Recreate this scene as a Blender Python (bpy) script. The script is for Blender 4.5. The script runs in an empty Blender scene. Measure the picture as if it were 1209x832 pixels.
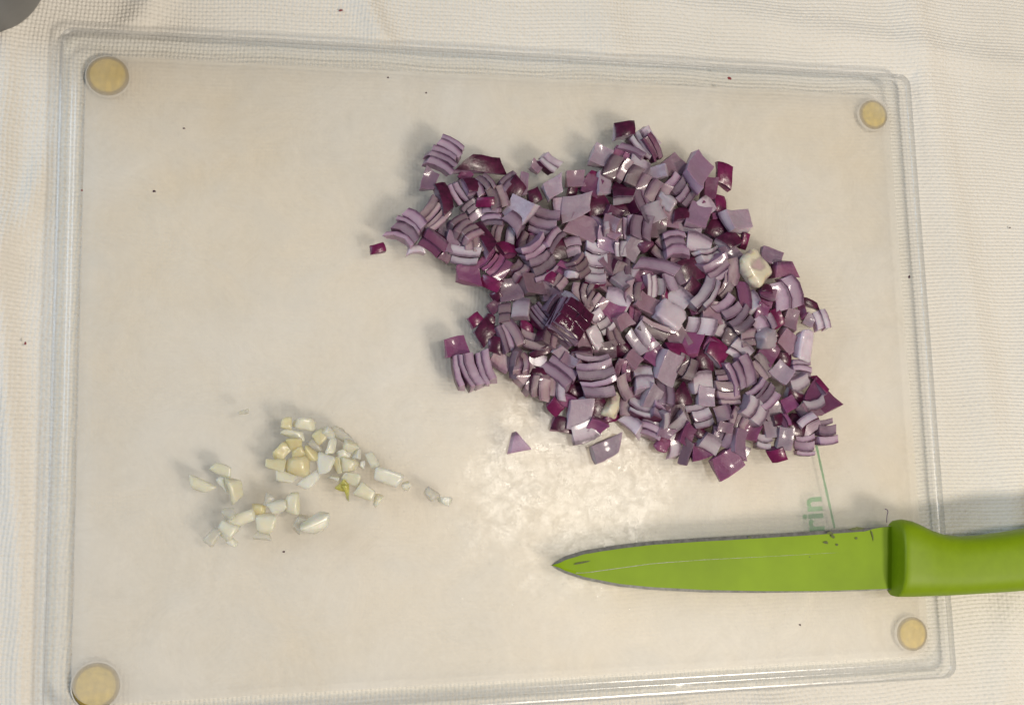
import bpy, bmesh, math, random
import numpy as np
from mathutils import Vector, Matrix, noise

random.seed(7)
rng = np.random.default_rng(7)
SC = bpy.context.scene
COL = SC.collection
PI = math.pi
MM = 0.001

# ------------------------------------------------------------------ camera
CAM_LOC = Vector((-0.08393306, -0.04760184, 0.37870639))
CAM_ROT = Matrix(((0.9781767822, -0.0009175380, -0.2077723296),
                  (-0.0280215347, 0.9902717188, -0.1362964290),
                  (0.2058761191, 0.1391441019, 0.9686350925)))
FPX = 1350.0                       # focal length in pixels of the 1209 px wide photograph
cam = bpy.data.cameras.new('camera')
cam.sensor_width = 36.0
cam.lens = 36.0 * FPX / 1209.0
cam.clip_start = 0.01
cam.clip_end = 50.0
camo = bpy.data.objects.new('camera', cam)
camo.matrix_world = Matrix.Translation(CAM_LOC) @ CAM_ROT.to_4x4()
COL.objects.link(camo)
SC.camera = camo

# ------------------------------------------------------------------ world and lamps
w = bpy.data.worlds.new('World')
SC.world = w
w.use_nodes = True
bg = w.node_tree.nodes['Background']
bg.inputs[0].default_value = (1.0, 0.97, 0.93, 1)
bg.inputs[1].default_value = 0.085


def area(name, loc, target, size, size_y, power, color, shape='RECTANGLE'):
    l = bpy.data.lights.new(name, 'AREA')
    l.shape = shape
    l.size = size
    l.size_y = size_y
    l.energy = power
    l.color = color
    o = bpy.data.objects.new(name, l)
    o.location = loc
    o.rotation_euler = (Vector(target) - Vector(loc)).to_track_quat('-Z', 'Y').to_euler()
    COL.objects.link(o)
    return o


area('ceiling_lamp', (0.436, -0.03, 1.50), (0.02, 0, 0), 0.20, 0.20, 7.0, (1.0, 0.91, 0.79), 'DISK')
area('ceiling_lamp', (0.45, -0.56, 0.95), (0.08, 0, 0), 0.17, 0.17, 6.7, (1.0, 0.895, 0.76), 'DISK')
area('window_light', (-1.0, 0.35, 0.62), (-0.05, 0, 0), 0.7, 0.6, 5.6, (0.64, 0.81, 1.0))

vs = SC.view_settings
vs.view_transform = 'Standard'
vs.look = 'None'
vs.exposure = 0.16
vs.gamma = 1.0
cy = SC.cycles
cy.use_denoising = True
cy.max_bounces = 24
cy.diffuse_bounces = 10
cy.transmission_bounces = 24
cy.transparent_max_bounces = 24
cy.sample_clamp_indirect = 6.0

Z_PLATE = 9.0 * MM                 # top of the cutting board's plate


def at(px, py, z=Z_PLATE):
    """The point at height z that shows at pixel (px, py) of the 1209x832 photograph."""
    d = CAM_ROT @ Vector(((px - 604.5) / FPX, -(py - 416.0) / FPX, -1.0))
    return CAM_LOC + d * ((z - CAM_LOC.z) / d.z)


def px_size(p):
    """metres per photograph pixel at point p"""
    fwd = CAM_ROT @ Vector((0, 0, -1))
    return (Vector(p) - CAM_LOC).dot(fwd) / FPX


# ------------------------------------------------------------------ materials
class NT:
    def __init__(s, name):
        s.m = bpy.data.materials.new(name)
        s.m.use_nodes = True
        s.t = s.m.node_tree
        s.t.nodes.clear()
        s.out = s.t.nodes.new('ShaderNodeOutputMaterial')

    def n(s, typ, **kw):
        nd = s.t.nodes.new('ShaderNode' + typ)
        for k, v in kw.items():
            if k.startswith('i_'):
                nd.inputs[k[2:].replace('_', ' ')].default_value = v
            else:
                setattr(nd, k, v)
        return nd

    def l(s, a, b):
        s.t.links.new(a, b)

    def math(s, op, a, b=None):
        nd = s.n('Math', operation=op)
        for i, v in enumerate((a, b)):
            if v is None:
                continue
            if isinstance(v, (int, float)):
                nd.inputs[i].default_value = v
            else:
                s.l(v, nd.inputs[i])
        return nd.outputs[0]

    def mix(s, f, a, b, blend='MIX'):
        nd = s.n('Mix', data_type='RGBA', blend_type=blend)
        for sock, v in ((nd.inputs[0], f), (nd.inputs[6], a), (nd.inputs[7], b)):
            if isinstance(v, (int, float)):
                sock.default_value = v
            elif isinstance(v, tuple):
                sock.default_value = (*v, 1) if len(v) == 3 else v
            else:
                s.l(v, sock)
        return nd.outputs[2]

    def ramp(s, fac, stops, interp='LINEAR'):
        nd = s.n('ValToRGB')
        cr = nd.color_ramp
        cr.interpolation = interp
        while len(cr.elements) < len(stops):
            cr.elements.new(0.5)
        for e, (p, c) in zip(cr.elements, stops):
            e.position = p
            e.color = (*c, 1) if len(c) == 3 else c
        s.l(fac, nd.inputs[0])
        return nd.outputs[0]

    def noise(s, scale, detail=3, rough=0.5, vec=None, sc3=None, dist=0.0):
        nd = s.n('TexNoise')
        nd.inputs['Scale'].default_value = scale
        nd.inputs['Detail'].default_value = detail
        nd.inputs['Roughness'].default_value = rough
        nd.inputs['Distortion'].default_value = dist
        if vec is not None:
            if sc3:
                mp = s.n('Mapping')
                mp.inputs['Scale'].default_value = sc3
                s.l(vec, mp.inputs['Vector'])
                vec = mp.outputs[0]
            s.l(vec, nd.inputs['Vector'])
        return nd.outputs['Fac']

    def coords(s, kind='Object'):
        return s.n('TexCoord').outputs[kind]

    def world_pos(s):
        return s.n('NewGeometry').outputs['Position']

    def bump(s, h, strength, dist):
        nd = s.n('Bump')
        nd.inputs['Strength'].default_value = strength
        nd.inputs['Distance'].default_value = dist
        s.l(h, nd.inputs['Height'])
        return nd.outputs[0]


def simple(name, col, rough=0.5, metal=0.0, var=0.1, scale=400, bump=0.0, coat=0.0, spec=0.5, sss=0.0):
    t = NT(name)
    p = t.n('BsdfPrincipled')
    nz = t.noise(scale, 4, 0.6, t.coords())
    c2 = tuple(max(0, x * (1 - var)) for x in col)
    c3 = tuple(min(1, x * (1 + var)) for x in col)
    t.l(t.ramp(nz, [(0.3, c2), (0.7, c3)]), p.inputs['Base Color'])
    p.inputs['Roughness'].default_value = rough
    p.inputs['Metallic'].default_value = metal
    p.inputs['Coat Weight'].default_value = coat
    p.inputs['Specular IOR Level'].default_value = spec
    if sss:
        p.inputs['Subsurface Weight'].default_value = sss
        p.inputs['Subsurface Radius'].default_value = (1, .6, .5)
        p.inputs['Subsurface Scale'].default_value = 0.002
    if bump:
        t.l(t.bump(nz, bump, 0.0003), p.inputs['Normal'])
    t.l(p.outputs[0], t.out.inputs[0])
    return t.m


def flesh(name, base, edge, inner, sss=0.55, vlo=0.55, vr=0.72, clear=0.22):
    """cut flesh of one onion layer: 'depth' runs from 0 on the inside to 1 at the purple outer skin"""
    t = NT(name)
    a = t.n('Attribute', attribute_name='depth')
    co = t.coords()
    oi = t.n('ObjectInfo')
    wob = t.noise(500, 3, 0.6, co)
    d = t.math('ADD', a.outputs['Fac'], t.math('MULTIPLY', t.math('SUBTRACT', wob, 0.5), 0.16))
    soft = tuple(b * 0.45 + e * 0.55 for b, e in zip(base, (0.150, 0.026, 0.125)))
    ra = t.n('Attribute', attribute_name='border')
    g = t.ramp(d, [(0.0, soft), (0.10, inner), (0.22, base), (0.50, base), (0.74, soft), (0.86, edge)])
    rb = t.math('ADD', ra.outputs['Fac'], t.math('MULTIPLY', t.math('SUBTRACT', wob, 0.5), 0.5))
    g = t.mix(t.ramp(rb, [(0.40, (0, 0, 0)), (1.0, (1, 1, 1))]), g, soft)
    fib = t.noise(900, 3, 0.6, co, (1.0, 1.0, 0.18))
    g = t.mix(t.math('MULTIPLY', fib, 0.30), g, tuple(min(1, b * 1.25) for b in base))
    blot = t.noise(120, 2, 0.5, t.world_pos())
    g = t.mix(t.ramp(blot, [(0.52, (0, 0, 0)), (0.72, (0.5, 0.5, 0.5))]), g, soft)
    hs = t.n('HueSaturation')
    hs.inputs['Saturation'].default_value = 1.0
    t.l(t.math('ADD', t.math('MULTIPLY', oi.outputs['Random'], vr), vlo), hs.inputs['Value'])
    t.l(g, hs.inputs['Color'])
    p = t.n('BsdfPrincipled')
    t.l(hs.outputs[0], p.inputs['Base Color'])
    p.inputs['Roughness'].default_value = 0.42
    p.inputs['Subsurface Weight'].default_value = sss
    p.inputs['Subsurface Radius'].default_value = (1.0, 0.55, 0.7)
    p.inputs['Subsurface Scale'].default_value = 0.0026
    p.inputs['Coat Weight'].default_value = 0.4
    p.inputs['Coat Roughness'].default_value = 0.10
    h = t.math('ADD', t.math('MULTIPLY', fib, 0.6), t.noise(350, 3, 0.6, co))
    t.l(t.bump(h, 0.45, 0.0005), p.inputs['Normal'])
    # juicy flesh lets part of the light straight through, least at the purple skin
    tr = t.n('BsdfTransparent')
    tr.inputs[0].default_value = (0.86, 0.62, 0.76, 1)
    mx = t.n('MixShader')
    t.l(t.ramp(d, [(0.55, (1 - clear,) * 3), (0.85, (1, 1, 1))]), mx.inputs[0])
    t.l(tr.outputs[0], mx.inputs[1])
    t.l(p.outputs[0], mx.inputs[2])
    t.l(mx.outputs[0], t.out.inputs[0])
    return t.m


def skin(name, c1, c2, rough=0.3):
    t = NT(name)
    co = t.coords()
    fib = t.noise(700, 4, 0.65, co, (1.0, 1.0, 0.2))
    blot = t.noise(160, 3, 0.5, co)
    c = t.ramp(t.math('ADD', t.math('MULTIPLY', fib, 0.6), t.math('MULTIPLY', blot, 0.4)), [(0.36, c1), (0.64, c2)])
    p = t.n('BsdfPrincipled')
    t.l(c, p.inputs['Base Color'])
    p.inputs['Roughness'].default_value = rough
    p.inputs['Coat Weight'].default_value = 0.2
    p.inputs['Coat Roughness'].default_value = 0.15
    t.l(t.bump(fib, 0.35, 0.0004), p.inputs['Normal'])
    t.l(p.outputs[0], t.out.inputs[0])
    return t.m


EDGE = (0.052, 0.006, 0.046)
M = {}
M['fl_w'] = flesh('onion_flesh_white', (0.66, 0.58, 0.65), EDGE, (0.57, 0.47, 0.55), 0.55, 0.70, 0.42)
M['fl_l'] = flesh('onion_flesh_lilac', (0.47, 0.345, 0.45), EDGE, (0.40, 0.28, 0.38), 0.55, 0.42, 0.76)
M['fl_p'] = flesh('onion_flesh_pink', (0.28, 0.088, 0.185), EDGE, (0.25, 0.078, 0.17))
M['fl_t'] = flesh('onion_flesh_pale', (0.43, 0.31, 0.345), EDGE, (0.37, 0.255, 0.30), 0.55, 0.48, 0.74)
M['fl_c'] = flesh('onion_flesh_cream', (0.80, 0.74, 0.58), (0.50, 0.33, 0.38), (0.80, 0.70, 0.44), 0.6, 0.9, 0.15, 0.08)
M['sk_d'] = skin('onion_skin_dark', (0.030, 0.004, 0.017), (0.100, 0.010, 0.046))
M['sk_m'] = skin('onion_skin_magenta', (0.10, 0.005, 0.042), (0.20, 0.016, 0.090))
M['sk_l'] = skin('onion_skin_lilac', (0.22, 0.075, 0.15), (0.42, 0.22, 0.32))


M['sk_g'] = skin('onion_skin_glossy', (0.030, 0.004, 0.017), (0.090, 0.010, 0.042), 0.12)


def garlic_mat(name, c1, c2):
    t = NT(name)
    co = t.coords()
    nz = t.noise(260, 3, 0.55, co)
    oi = t.n('ObjectInfo')
    f = t.math('ADD', t.math('MULTIPLY', nz, 0.7), t.math('MULTIPLY', oi.outputs['Random'], 0.3))
    p = t.n('BsdfPrincipled')
    t.l(t.ramp(f, [(0.3, c1), (0.7, c2)]), p.inputs['Base Color'])
    p.inputs['Roughness'].default_value = 0.38
    p.inputs['Subsurface Weight'].default_value = 0.85
    p.inputs['Subsurface Radius'].default_value = (1.0, 0.8, 0.4)
    p.inputs['Subsurface Scale'].default_value = 0.004
    p.inputs['Coat Weight'].default_value = 0.3
    p.inputs['Coat Roughness'].default_value = 0.15
    t.l(t.bump(t.noise(700, 3, 0.6, co), 0.3, 0.0003), p.inputs['Normal'])
    tr = t.n('BsdfTransparent')
    mx = t.n('MixShader')
    mx.inputs[0].default_value = 0.72 if 'trans' not in name else 0.5
    t.l(tr.outputs[0], mx.inputs[1])
    t.l(p.outputs[0], mx.inputs[2])
    t.l(mx.outputs[0], t.out.inputs[0])
    return t.m


M['g_w'] = garlic_mat('garlic_white', (0.74, 0.725, 0.60), (0.84, 0.83, 0.75))
M['g_c'] = garlic_mat('garlic_cream', (0.75, 0.71, 0.54), (0.84, 0.81, 0.68))
M['g_y'] = garlic_mat('garlic_yellow', (0.72, 0.62, 0.34), (0.80, 0.74, 0.52))
M['g_t'] = garlic_mat('garlic_translucent', (0.58, 0.56, 0.47), (0.66, 0.64, 0.57))
M['g_g'] = garlic_mat('garlic_green', (0.42, 0.40, 0.03), (0.68, 0.64, 0.22))


def cloth_mat():
    t = NT('woven_cotton')
    p = t.n('BsdfPrincipled')
    po = t.world_pos()
    big = t.noise(14, 3, 0.5, po)
    fine = t.noise(900, 3, 0.6, po)
    c = t.ramp(t.math('ADD', t.math('MULTIPLY', big, 0.55), t.math('MULTIPLY', fine, 0.45)),
               [(0.3, (0.715, 0.68, 0.61)), (0.7, (0.83, 0.80, 0.745))])
    t.l(c, p.inputs['Base Color'])
    p.inputs['Roughness'].default_value = 0.62
    p.inputs['Sheen Weight'].default_value = 0.15
    t.l(t.bump(t.noise(2600, 3, 0.7, po), 0.5, 0.0003), p.inputs['Normal'])
    t.l(p.outputs[0], t.out.inputs[0])
    return t.m


def plate_mat():
    """clear upper face of the plate, used and smeared; wet towards the knife"""
    t = NT('used_acrylic_face')
    po = t.world_pos()
    fine = t.noise(1500, 4, 0.7, po)
    mid = t.noise(160, 4, 0.65, po)
    c0 = at(682, 558)
    vm = t.n('VectorMath', operation='DISTANCE')
    mp = t.n('Mapping')
    mp.inputs['Location'].default_value = (-c0.x, -c0.y, 0)
    mp.inputs['Scale'].default_value = (1.0, 1.0, 0)
    t.l(po, mp.inputs['Vector'])
    t.l(mp.outputs[0], vm.inputs[0])
    vm.inputs[1].default_value = (0, 0, 0)
    dist = t.math('ADD', vm.outputs['Value'], t.math('MULTIPLY', t.math('SUBTRACT', t.noise(60, 5, 0.65, po), 0.5), 0.075))
    wet = t.ramp(dist, [(0.016, (1, 1, 1)), (0.042, (0, 0, 0))])
    wet = t.math('MULTIPLY', wet, t.ramp(t.noise(260, 5, 0.7, po, None, 0.8), [(0.38, (0.05, 0.05, 0.05)), (0.60, (1, 1, 1))]))
    gl = t.n('BsdfGlossy')
    t.l(t.mix(wet, (0.38, 0.38, 0.38), (0.10, 0.10, 0.10)), gl.inputs['Roughness'])
    grain = t.math('ADD', t.math('MULTIPLY', fine, 0.5), mid)
    wetb = t.math('MULTIPLY', t.noise(1500, 4, 0.75, po), t.math('MULTIPLY', wet, 0.8))
    b = t.bump(t.math('ADD', t.math('MULTIPLY', grain, 0.6), wetb), 0.17, 0.0006)
    t.l(b, gl.inputs['Normal'])
    fr = t.n('Fresnel')
    fr.inputs[0].default_value = 1.49
    tr = t.n('BsdfTransparent')
    tr.inputs[0].default_value = (0.985, 0.98, 0.97, 1)
    mx = t.n('MixShader')
    t.l(t.math('MULTIPLY', t.math('MULTIPLY', fr.outputs[0], t.math('ADD', 1.25, t.math('MULTIPLY', wet, 1.6))), t.math('SUBTRACT', 1.0, t.n('NewGeometry').outputs['Backfacing'])), mx.inputs[0])
    t.l(tr.outputs[0], mx.inputs[1])
    t.l(gl.outputs[0], mx.inputs[2])
    t.l(mx.outputs[0], t.out.inputs[0])
    return t.m


def frost_mat():
    """roughened underside of the plate: scatters the light, so only what touches it shows sharply"""
    t = NT('frosted_acrylic_underside')
    po = t.world_pos()
    cloud = t.noise(22, 4, 0.6, po, None, 0.6)
    warm = t.noise(9, 3, 0.55, po)
    fine = t.noise(700, 4, 0.7, po)
    c = t.mix(t.ramp(cloud, [(0.35, (0, 0, 0)), (0.7, (1, 1, 1))]), (0.965, 0.95, 0.92), (0.995, 0.985, 0.965))
    c = t.mix(t.ramp(warm, [(0.46, (0, 0, 0)), (0.72, (0.7, 0.7, 0.7))]), c, (0.98, 0.915, 0.80))
    c = t.mix(t.math('MULTIPLY', fine, 0.3), c, (0.995, 0.99, 0.98))
    smear = t.noise(45, 4, 0.65, po, None, 1.5)
    c = t.mix(t.ramp(smear, [(0.48, (0, 0, 0)), (0.75, (0.4, 0.4, 0.4))]), c, (0.92, 0.92, 0.91))
    di = t.n('BsdfDiffuse')
    tl = t.n('BsdfTranslucent')
    tr = t.n('BsdfTransparent')
    t.l(c, di.inputs[0])
    t.l(c, tl.inputs[0])
    t.l(c, tr.inputs[0])
    m1 = t.n('MixShader')
    t.l(t.ramp(cloud, [(0.3, (0.30, 0.30, 0.30)), (0.7, (0.42, 0.42, 0.42))]), m1.inputs[0])
    t.l(tl.outputs[0], m1.inputs[1])
    t.l(di.outputs[0], m1.inputs[2])
    m2 = t.n('MixShader')
    t.l(t.ramp(t.math('ADD', t.math('MULTIPLY', cloud, 0.6), t.math('MULTIPLY', smear, 0.4)), [(0.38, (0.62, 0.62, 0.62)), (0.60, (0.34, 0.34, 0.34))]), m2.inputs[0])
    t.l(m1.outputs[0], m2.inputs[1])
    t.l(tr.outputs[0], m2.inputs[2])
    t.l(m2.outputs[0], t.out.inputs[0])
    return t.m


def clear_mat():
    """steps and outer wall of the clear rim: most of the light goes through, the rest shows as thin lines"""
    t = NT('clear_acrylic_wall')
    po = t.world_pos()
    gl = t.n('BsdfGlossy')
    gl.inputs['Roughness'].default_value = 0.22
    t.l(t.bump(t.noise(130, 3, 0.5, po), 0.3, 0.0006), gl.inputs['Normal'])
    tr = t.n('BsdfTransparent')
    tr.inputs[0].default_value = (0.965, 0.972, 0.985, 1)
    gs = t.n('BsdfGlass')
    gs.inputs['Color'].default_value = (0.97, 0.985, 1.0, 1)
    gs.inputs['Roughness'].default_value = 0.06
    gs.inputs['IOR'].default_value = 1.2
    lw = t.n('LayerWeight')
    lw.inputs[0].default_value = 0.35
    m0 = t.n('MixShader')
    m0.inputs[0].default_value = 0.08
    t.l(tr.outputs[0], m0.inputs[1])
    t.l(gs.outputs[0], m0.inputs[2])
    mx = t.n('MixShader')
    t.l(t.math('ADD', t.math('MULTIPLY', lw.outputs['Fresnel'], 0.42), 0.05), mx.inputs[0])
    t.l(m0.outputs[0], mx.inputs[1])
    t.l(gl.outputs[0], mx.inputs[2])
    t.l(mx.outputs[0], t.out.inputs[0])
    return t.m


def clear_under_mat():
    t = NT('clear_acrylic_underside')
    tr = t.n('BsdfTransparent')
    tr.inputs[0].default_value = (0.97, 0.975, 0.975, 1)
    gl = t.n('BsdfGlossy')
    gl.inputs['Roughness'].default_value = 0.12
    po = t.world_pos()
    t.l(t.bump(t.noise(90, 3, 0.5, po), 0.3, 0.001), gl.inputs['Normal'])
    mx = t.n('MixShader')
    fr = t.n('Fresnel')
    fr.inputs[0].default_value = 1.49
    t.l(t.math('MULTIPLY', fr.outputs[0], t.math('SUBTRACT', 1.0, t.n('NewGeometry').outputs['Backfacing'])), mx.inputs[0])
    t.l(tr.outputs[0], mx.inputs[1])
    t.l(gl.outputs[0], mx.inputs[2])
    t.l(mx.outputs[0], t.out.inputs[0])
    return t.m


def water_mat():
    t = NT('water_film')
    p = t.n('BsdfPrincipled')
    p.inputs['Base Color'].default_value = (0.98, 0.98, 0.97, 1)
    p.inputs['Roughness'].default_value = 0.06
    p.inputs['IOR'].default_value = 1.33
    tr = t.n('BsdfTransparent')
    gl = t.n('BsdfGlossy')
    gl.inputs['Roughness'].default_value = 0.10
    fr = t.n('Fresnel')
    fr.inputs[0].default_value = 1.33
    mx = t.n('MixShader')
    t.l(t.math('ADD', fr.outputs[0], 0.02), mx.inputs[0])
    t.l(tr.outputs[0], mx.inputs[1])
    t.l(gl.outputs[0], mx.inputs[2])
    t.l(mx.outputs[0], t.out.inputs[0])
    return t.m


M['cloth'] = cloth_mat()
M['plate'] = plate_mat()
M['clear'] = clear_mat()
M['under'] = clear_under_mat()
M['frost'] = frost_mat()
M['water'] = water_mat()
M['rubber'] = simple('yellow_rubber', (0.60, 0.46, 0.09), 0.55, 0, 0.18, 500)
M['rubber_dark'] = simple('olive_rubber', (0.30, 0.21, 0.03), 0.6, 0, 0.2, 500)
M['socket_glint'] = simple('socket_painted_glint', (0.76, 0.74, 0.70), 0.3, 0, 0.05, 300)  # opaque pale colour paints in the bright refraction of the clear boss
M['print'] = simple('green_print', (0.001, 0.26, 0.012), 0.6, 0, 0.25, 900)
M['coating'] = simple('green_blade_coating', (0.215, 0.335, 0.003), 0.48, 0, 0.16, 30, 0.05, 0, 0.24)
M['handle'] = simple('green_handle_plastic', (0.20, 0.305, 0.003), 0.48, 0, 0.05, 300, 0.08, 0, 0.3)
M['steel'] = simple('bare_steel', (0.46, 0.45, 0.43), 0.35, 0.6, 0.25, 500, 0.1)
M['steel_dark'] = simple('dark_steel', (0.20, 0.195, 0.18), 0.4, 0.3, 0.3, 600, 0.1)
M['stain'] = simple('dark_stain', (0.09, 0.11, 0.025), 0.6, 0, 0.3, 900)
M['tin'] = simple('grey_metal', (0.22, 0.225, 0.235), 0.33, 0.85, 0.1, 60)
M['crumb_red'] = simple('crumb_red', (0.22, 0.02, 0.03), 0.6)
M['crumb_dark'] = simple('crumb_dark', (0.05, 0.012, 0.03), 0.6)
M['thread'] = simple('purple_thread', (0.10, 0.03, 0.16), 0.7)


# ------------------------------------------------------------------ helpers
def link(name, me, parent=None, mats=()):
    o = bpy.data.objects.new(name, me)
    COL.objects.link(o)
    for m in mats:
        if me is not None:
            me.materials.append(m)
    if parent is not None:
        o.parent = parent
    return o


def mesh(name, verts, faces, smooth=True, sharp=None):
    me = bpy.data.meshes.new(name)
    me.from_pydata([tuple(v) for v in verts], [], faces)
    me.update()
    if smooth:
        me.polygons.foreach_set('use_smooth', [True] * len(me.polygons))
        if sharp is not None:
            me.set_sharp_from_angle(angle=math.radians(sharp))
    return me


def tag(o, label=None, cat=None, group=None, kind=None):
    if label: o['label'] = label
    if cat: o['category'] = cat
    if group: o['group'] = group
    if kind: o['kind'] = kind
    return o


def fix_normals(me):
    bm = bmesh.new()
    bm.from_mesh(me)
    bmesh.ops.recalc_face_normals(bm, faces=bm.faces)
    bm.to_mesh(me)
    bm.free()


# ------------------------------------------------------------------ the cloth
def build_cloth():
    step = 0.32 * MM
    xs = np.concatenate([np.linspace(-0.9, -0.23, 12), np.arange(-0.222, 0.232, step), np.linspace(0.24, 0.9, 12)])
    ys = np.concatenate([np.linspace(-0.8, -0.15, 12), np.arange(-0.146, 0.152, step), np.linspace(0.16, 0.8, 12)])
    X, Y = np.meshgrid(xs, ys)
    p = 1.36 * MM
    wx = X + 0.5 * MM * np.sin(Y * 70 + 1) + 0.35 * MM * np.sin(Y * 190 + X * 40) + 0.10 * X * Y * 4
    wy = Y + 0.6 * MM * np.sin(X * 55 + 2) + 0.3 * MM * np.sin(X * 170 + Y * 60) - 0.012 * X
    n_i, n_j = np.floor(wx / p), np.floor(wy / p)
    h1 = np.sin((n_i * 127.1 + 11) * 43758.5453) * 43758.5453
    slx = h1 - np.floor(h1)
    h2 = np.sin((n_j * 311.7 + 5) * 27183.1) * 43758.5453
    sly = h2 - np.floor(h2)
    sx = np.abs(np.sin(PI * wx / p))
    sy = np.abs(np.sin(PI * wy / p))
    chk = ((n_i + n_j) % 2)
    side = 1 / (1 + np.exp(-(X - 0.06 + 0.25 * Y) * 45))          # towards the far side the weft dominates
    ex = 0.75 * (1 - side) + 0.16 * side
    weave = (sx ** ex) * (sy ** 0.75) * (0.78 + 0.22 * chk) * (0.78 + 0.24 * slx + 0.2 * sly)
    dense = ((np.abs(X) < 0.233) & (np.abs(Y) < 0.153)).astype(float)
    Z = 0.60 * MM * weave * dense - 0.6 * MM
    # soft folds outside the board
    edge = np.maximum(np.abs(X - 0.001) - 0.1525, np.abs(Y) - 0.110)
    out = np.clip(edge / 0.007, 0, 1)
    out = out * out * (3 - 2 * out)
    lx = X + 0.1655 + 0.0020 * np.sin(Y * 26 + .6) + 0.045 * (Y - 0.05)
    f = 3.2 * np.exp(-(lx / 0.0042) ** 2) * (0.75 + 0.25 * np.sin(Y * 31 + 1.2))
    f += 2.6 * np.exp(-((lx + 0.0155) / 0.0050) ** 2)
    f += 2.2 * np.exp(-((X + 0.052 + 0.42 * (Y - 0.13)) / 0.0050) ** 2)
    f += 1.6 * np.exp(-((X - 0.035 + 0.2 * (Y - 0.13)) / 0.009) ** 2)
    f += 1.5 * np.exp(-((Y - 0.131 + 0.12 * (X - 0.1)) / 0.006) ** 2) * np.clip((X - 0.02) / 0.08, 0, 1)
    f += 1.8 * np.exp(-((X - 0.176 + 0.12 * Y) / 0.008) ** 2)
    f += 1.6 * np.exp(-((X - 0.197 - 0.2 * Y) / 0.007) ** 2)
    f += 2.2 * np.exp(-((X + 0.125 - 0.5 * (Y - 0.12)) / 0.006) ** 2)
    Z += 1.25 * f * MM * out
    V = np.stack([X, Y, Z], -1).reshape(-1, 3)
    ny, nx = X.shape
    idx = np.arange(ny * nx).reshape(ny, nx)
    F = np.stack([idx[:-1, :-1], idx[:-1, 1:], idx[1:, 1:], idx[1:, :-1]], -1).reshape(-1, 4)
    me = bpy.data.meshes.new('tablecloth')
    me.vertices.add(len(V))
    me.vertices.foreach_set('co', V.ravel().astype(np.float32))
    me.loops.add(F.size)
    me.loops.foreach_set('vertex_index', F.ravel().astype(np.int32))
    me.polygons.add(len(F))
    me.polygons.foreach_set('loop_start', np.arange(0, F.size, 4, dtype=np.int32))
    me.polygons.foreach_set('use_smooth', np.ones(len(F), dtype=bool))
    me.update(calc_edges=True)
    o = link('tablecloth', me, None, [M['cloth']])
    tag(o, 'cream white coarsely woven tablecloth lying under the clear cutting board', 'tablecloth', None, 'structure')


build_cloth()

# ------------------------------------------------------------------ the cutting board
BW, BH = 0.3022, 0.2208


def rrect(d, r, n=10):
    """rounded rectangle outline d inside the board's edge, counter-clockwise"""
    hx, hy = BW / 2 - d, BH / 2 - d
    pts = []
    for cx, cy_, a0 in ((hx - r, hy - r, 0), (-hx + r, hy - r, 90), (-hx + r, -hy + r, 180), (hx - r, -hy + r, 270)):
        for i in range(n + 1):
            a = math.radians(a0 + 90 * i / n)
            pts.append((cx + r * math.cos(a) + 0.0011, cy_ + r * math.sin(a) + 0.0002))
    return pts


board = bpy.data.objects.new('cutting_board', None)
COL.objects.link(board)
tag(board, 'clear acrylic cutting board with frosted middle and yellow feet under its corners', 'cutting board')


def ring_sweep(profile, close=True):
    V, F = [], []
    n = None
    for d, z, r in profile:
        o = rrect(d * MM, r * MM)
        n = len(o)
        V += [(x, y, z * MM) for x, y in o]
    m = len(profile)
    for j in range(m if close else m - 1):
        for i in range(n):
            a, b = j * n + i, j * n + (i + 1) % n
            c, e = ((j + 1) % m) * n + (i + 1) % n, ((j + 1) % m) * n + i
            F.append((a, b, c, e))
    return V, F


prof = [(7.7, 3.0, 7.0), (6.6, 3.0, 6.6), (5.4, 3.0, 6.0), (4.6, 3.0, 5.6), (4.0, 3.0, 5.4), (0.7, 3.0, 4.2), (0.15, 3.1, 4.4), (0.0, 3.5, 4.5), (0.0, 6.2, 4.5),
        (0.2, 6.9, 4.5), (0.7, 7.3, 4.6), (1.6, 7.4, 4.8), (3.9, 7.4, 5.2), (4.5, 7.5, 5.6), (4.9, 8.0, 6.0), (5.2, 8.6, 6.2), (5.7, 8.95, 6.4), (6.4, 9.0, 6.8), (7.7, 9.0, 7.0)]
V, F = ring_sweep(prof, False)
me = mesh('rim', V, F, True, 50)
bm = bmesh.new()
bm.from_mesh(me)
bm.faces.ensure_lookup_table()
bmesh.ops.recalc_face_normals(bm, faces=bm.faces)
if bm.faces[11 * len(rrect(0, 0.004)) + 5].normal.z < 0:
    bmesh.ops.reverse_faces(bm, faces=bm.faces)
bm.to_mesh(me)
bm.free()
o = link('rim', me, board, [M['under'], M['clear']])
NR = len(rrect(0, 0.004))
WALL = {5, 6, 7, 8, 9, 10, 12, 13, 14, 15, 16}
for p in me.polygons:
    p.material_index = 1 if p.index // NR in WALL else 0

# frosted plate: top sheet fine enough to be uneven, clear underside
V, F = [], []
n = len(rrect(0, 0.004))
V = [(x, y, 9.0 * MM) for x, y in rrect(7.7 * MM, 7.0 * MM)] + [(x, y, 3.0 * MM) for x, y in rrect(7.7 * MM, 7.0 * MM)]
F = [tuple(range(n)), tuple(reversed(range(n, 2 * n)))]
me = mesh('plate', V, F, False)
me.materials.append(M['plate'])
me.materials.append(M['frost'])
for p in me.polygons:
    p.material_index = 0 if p.normal.z > 0.5 else 1
link('plate', me, board)


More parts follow.
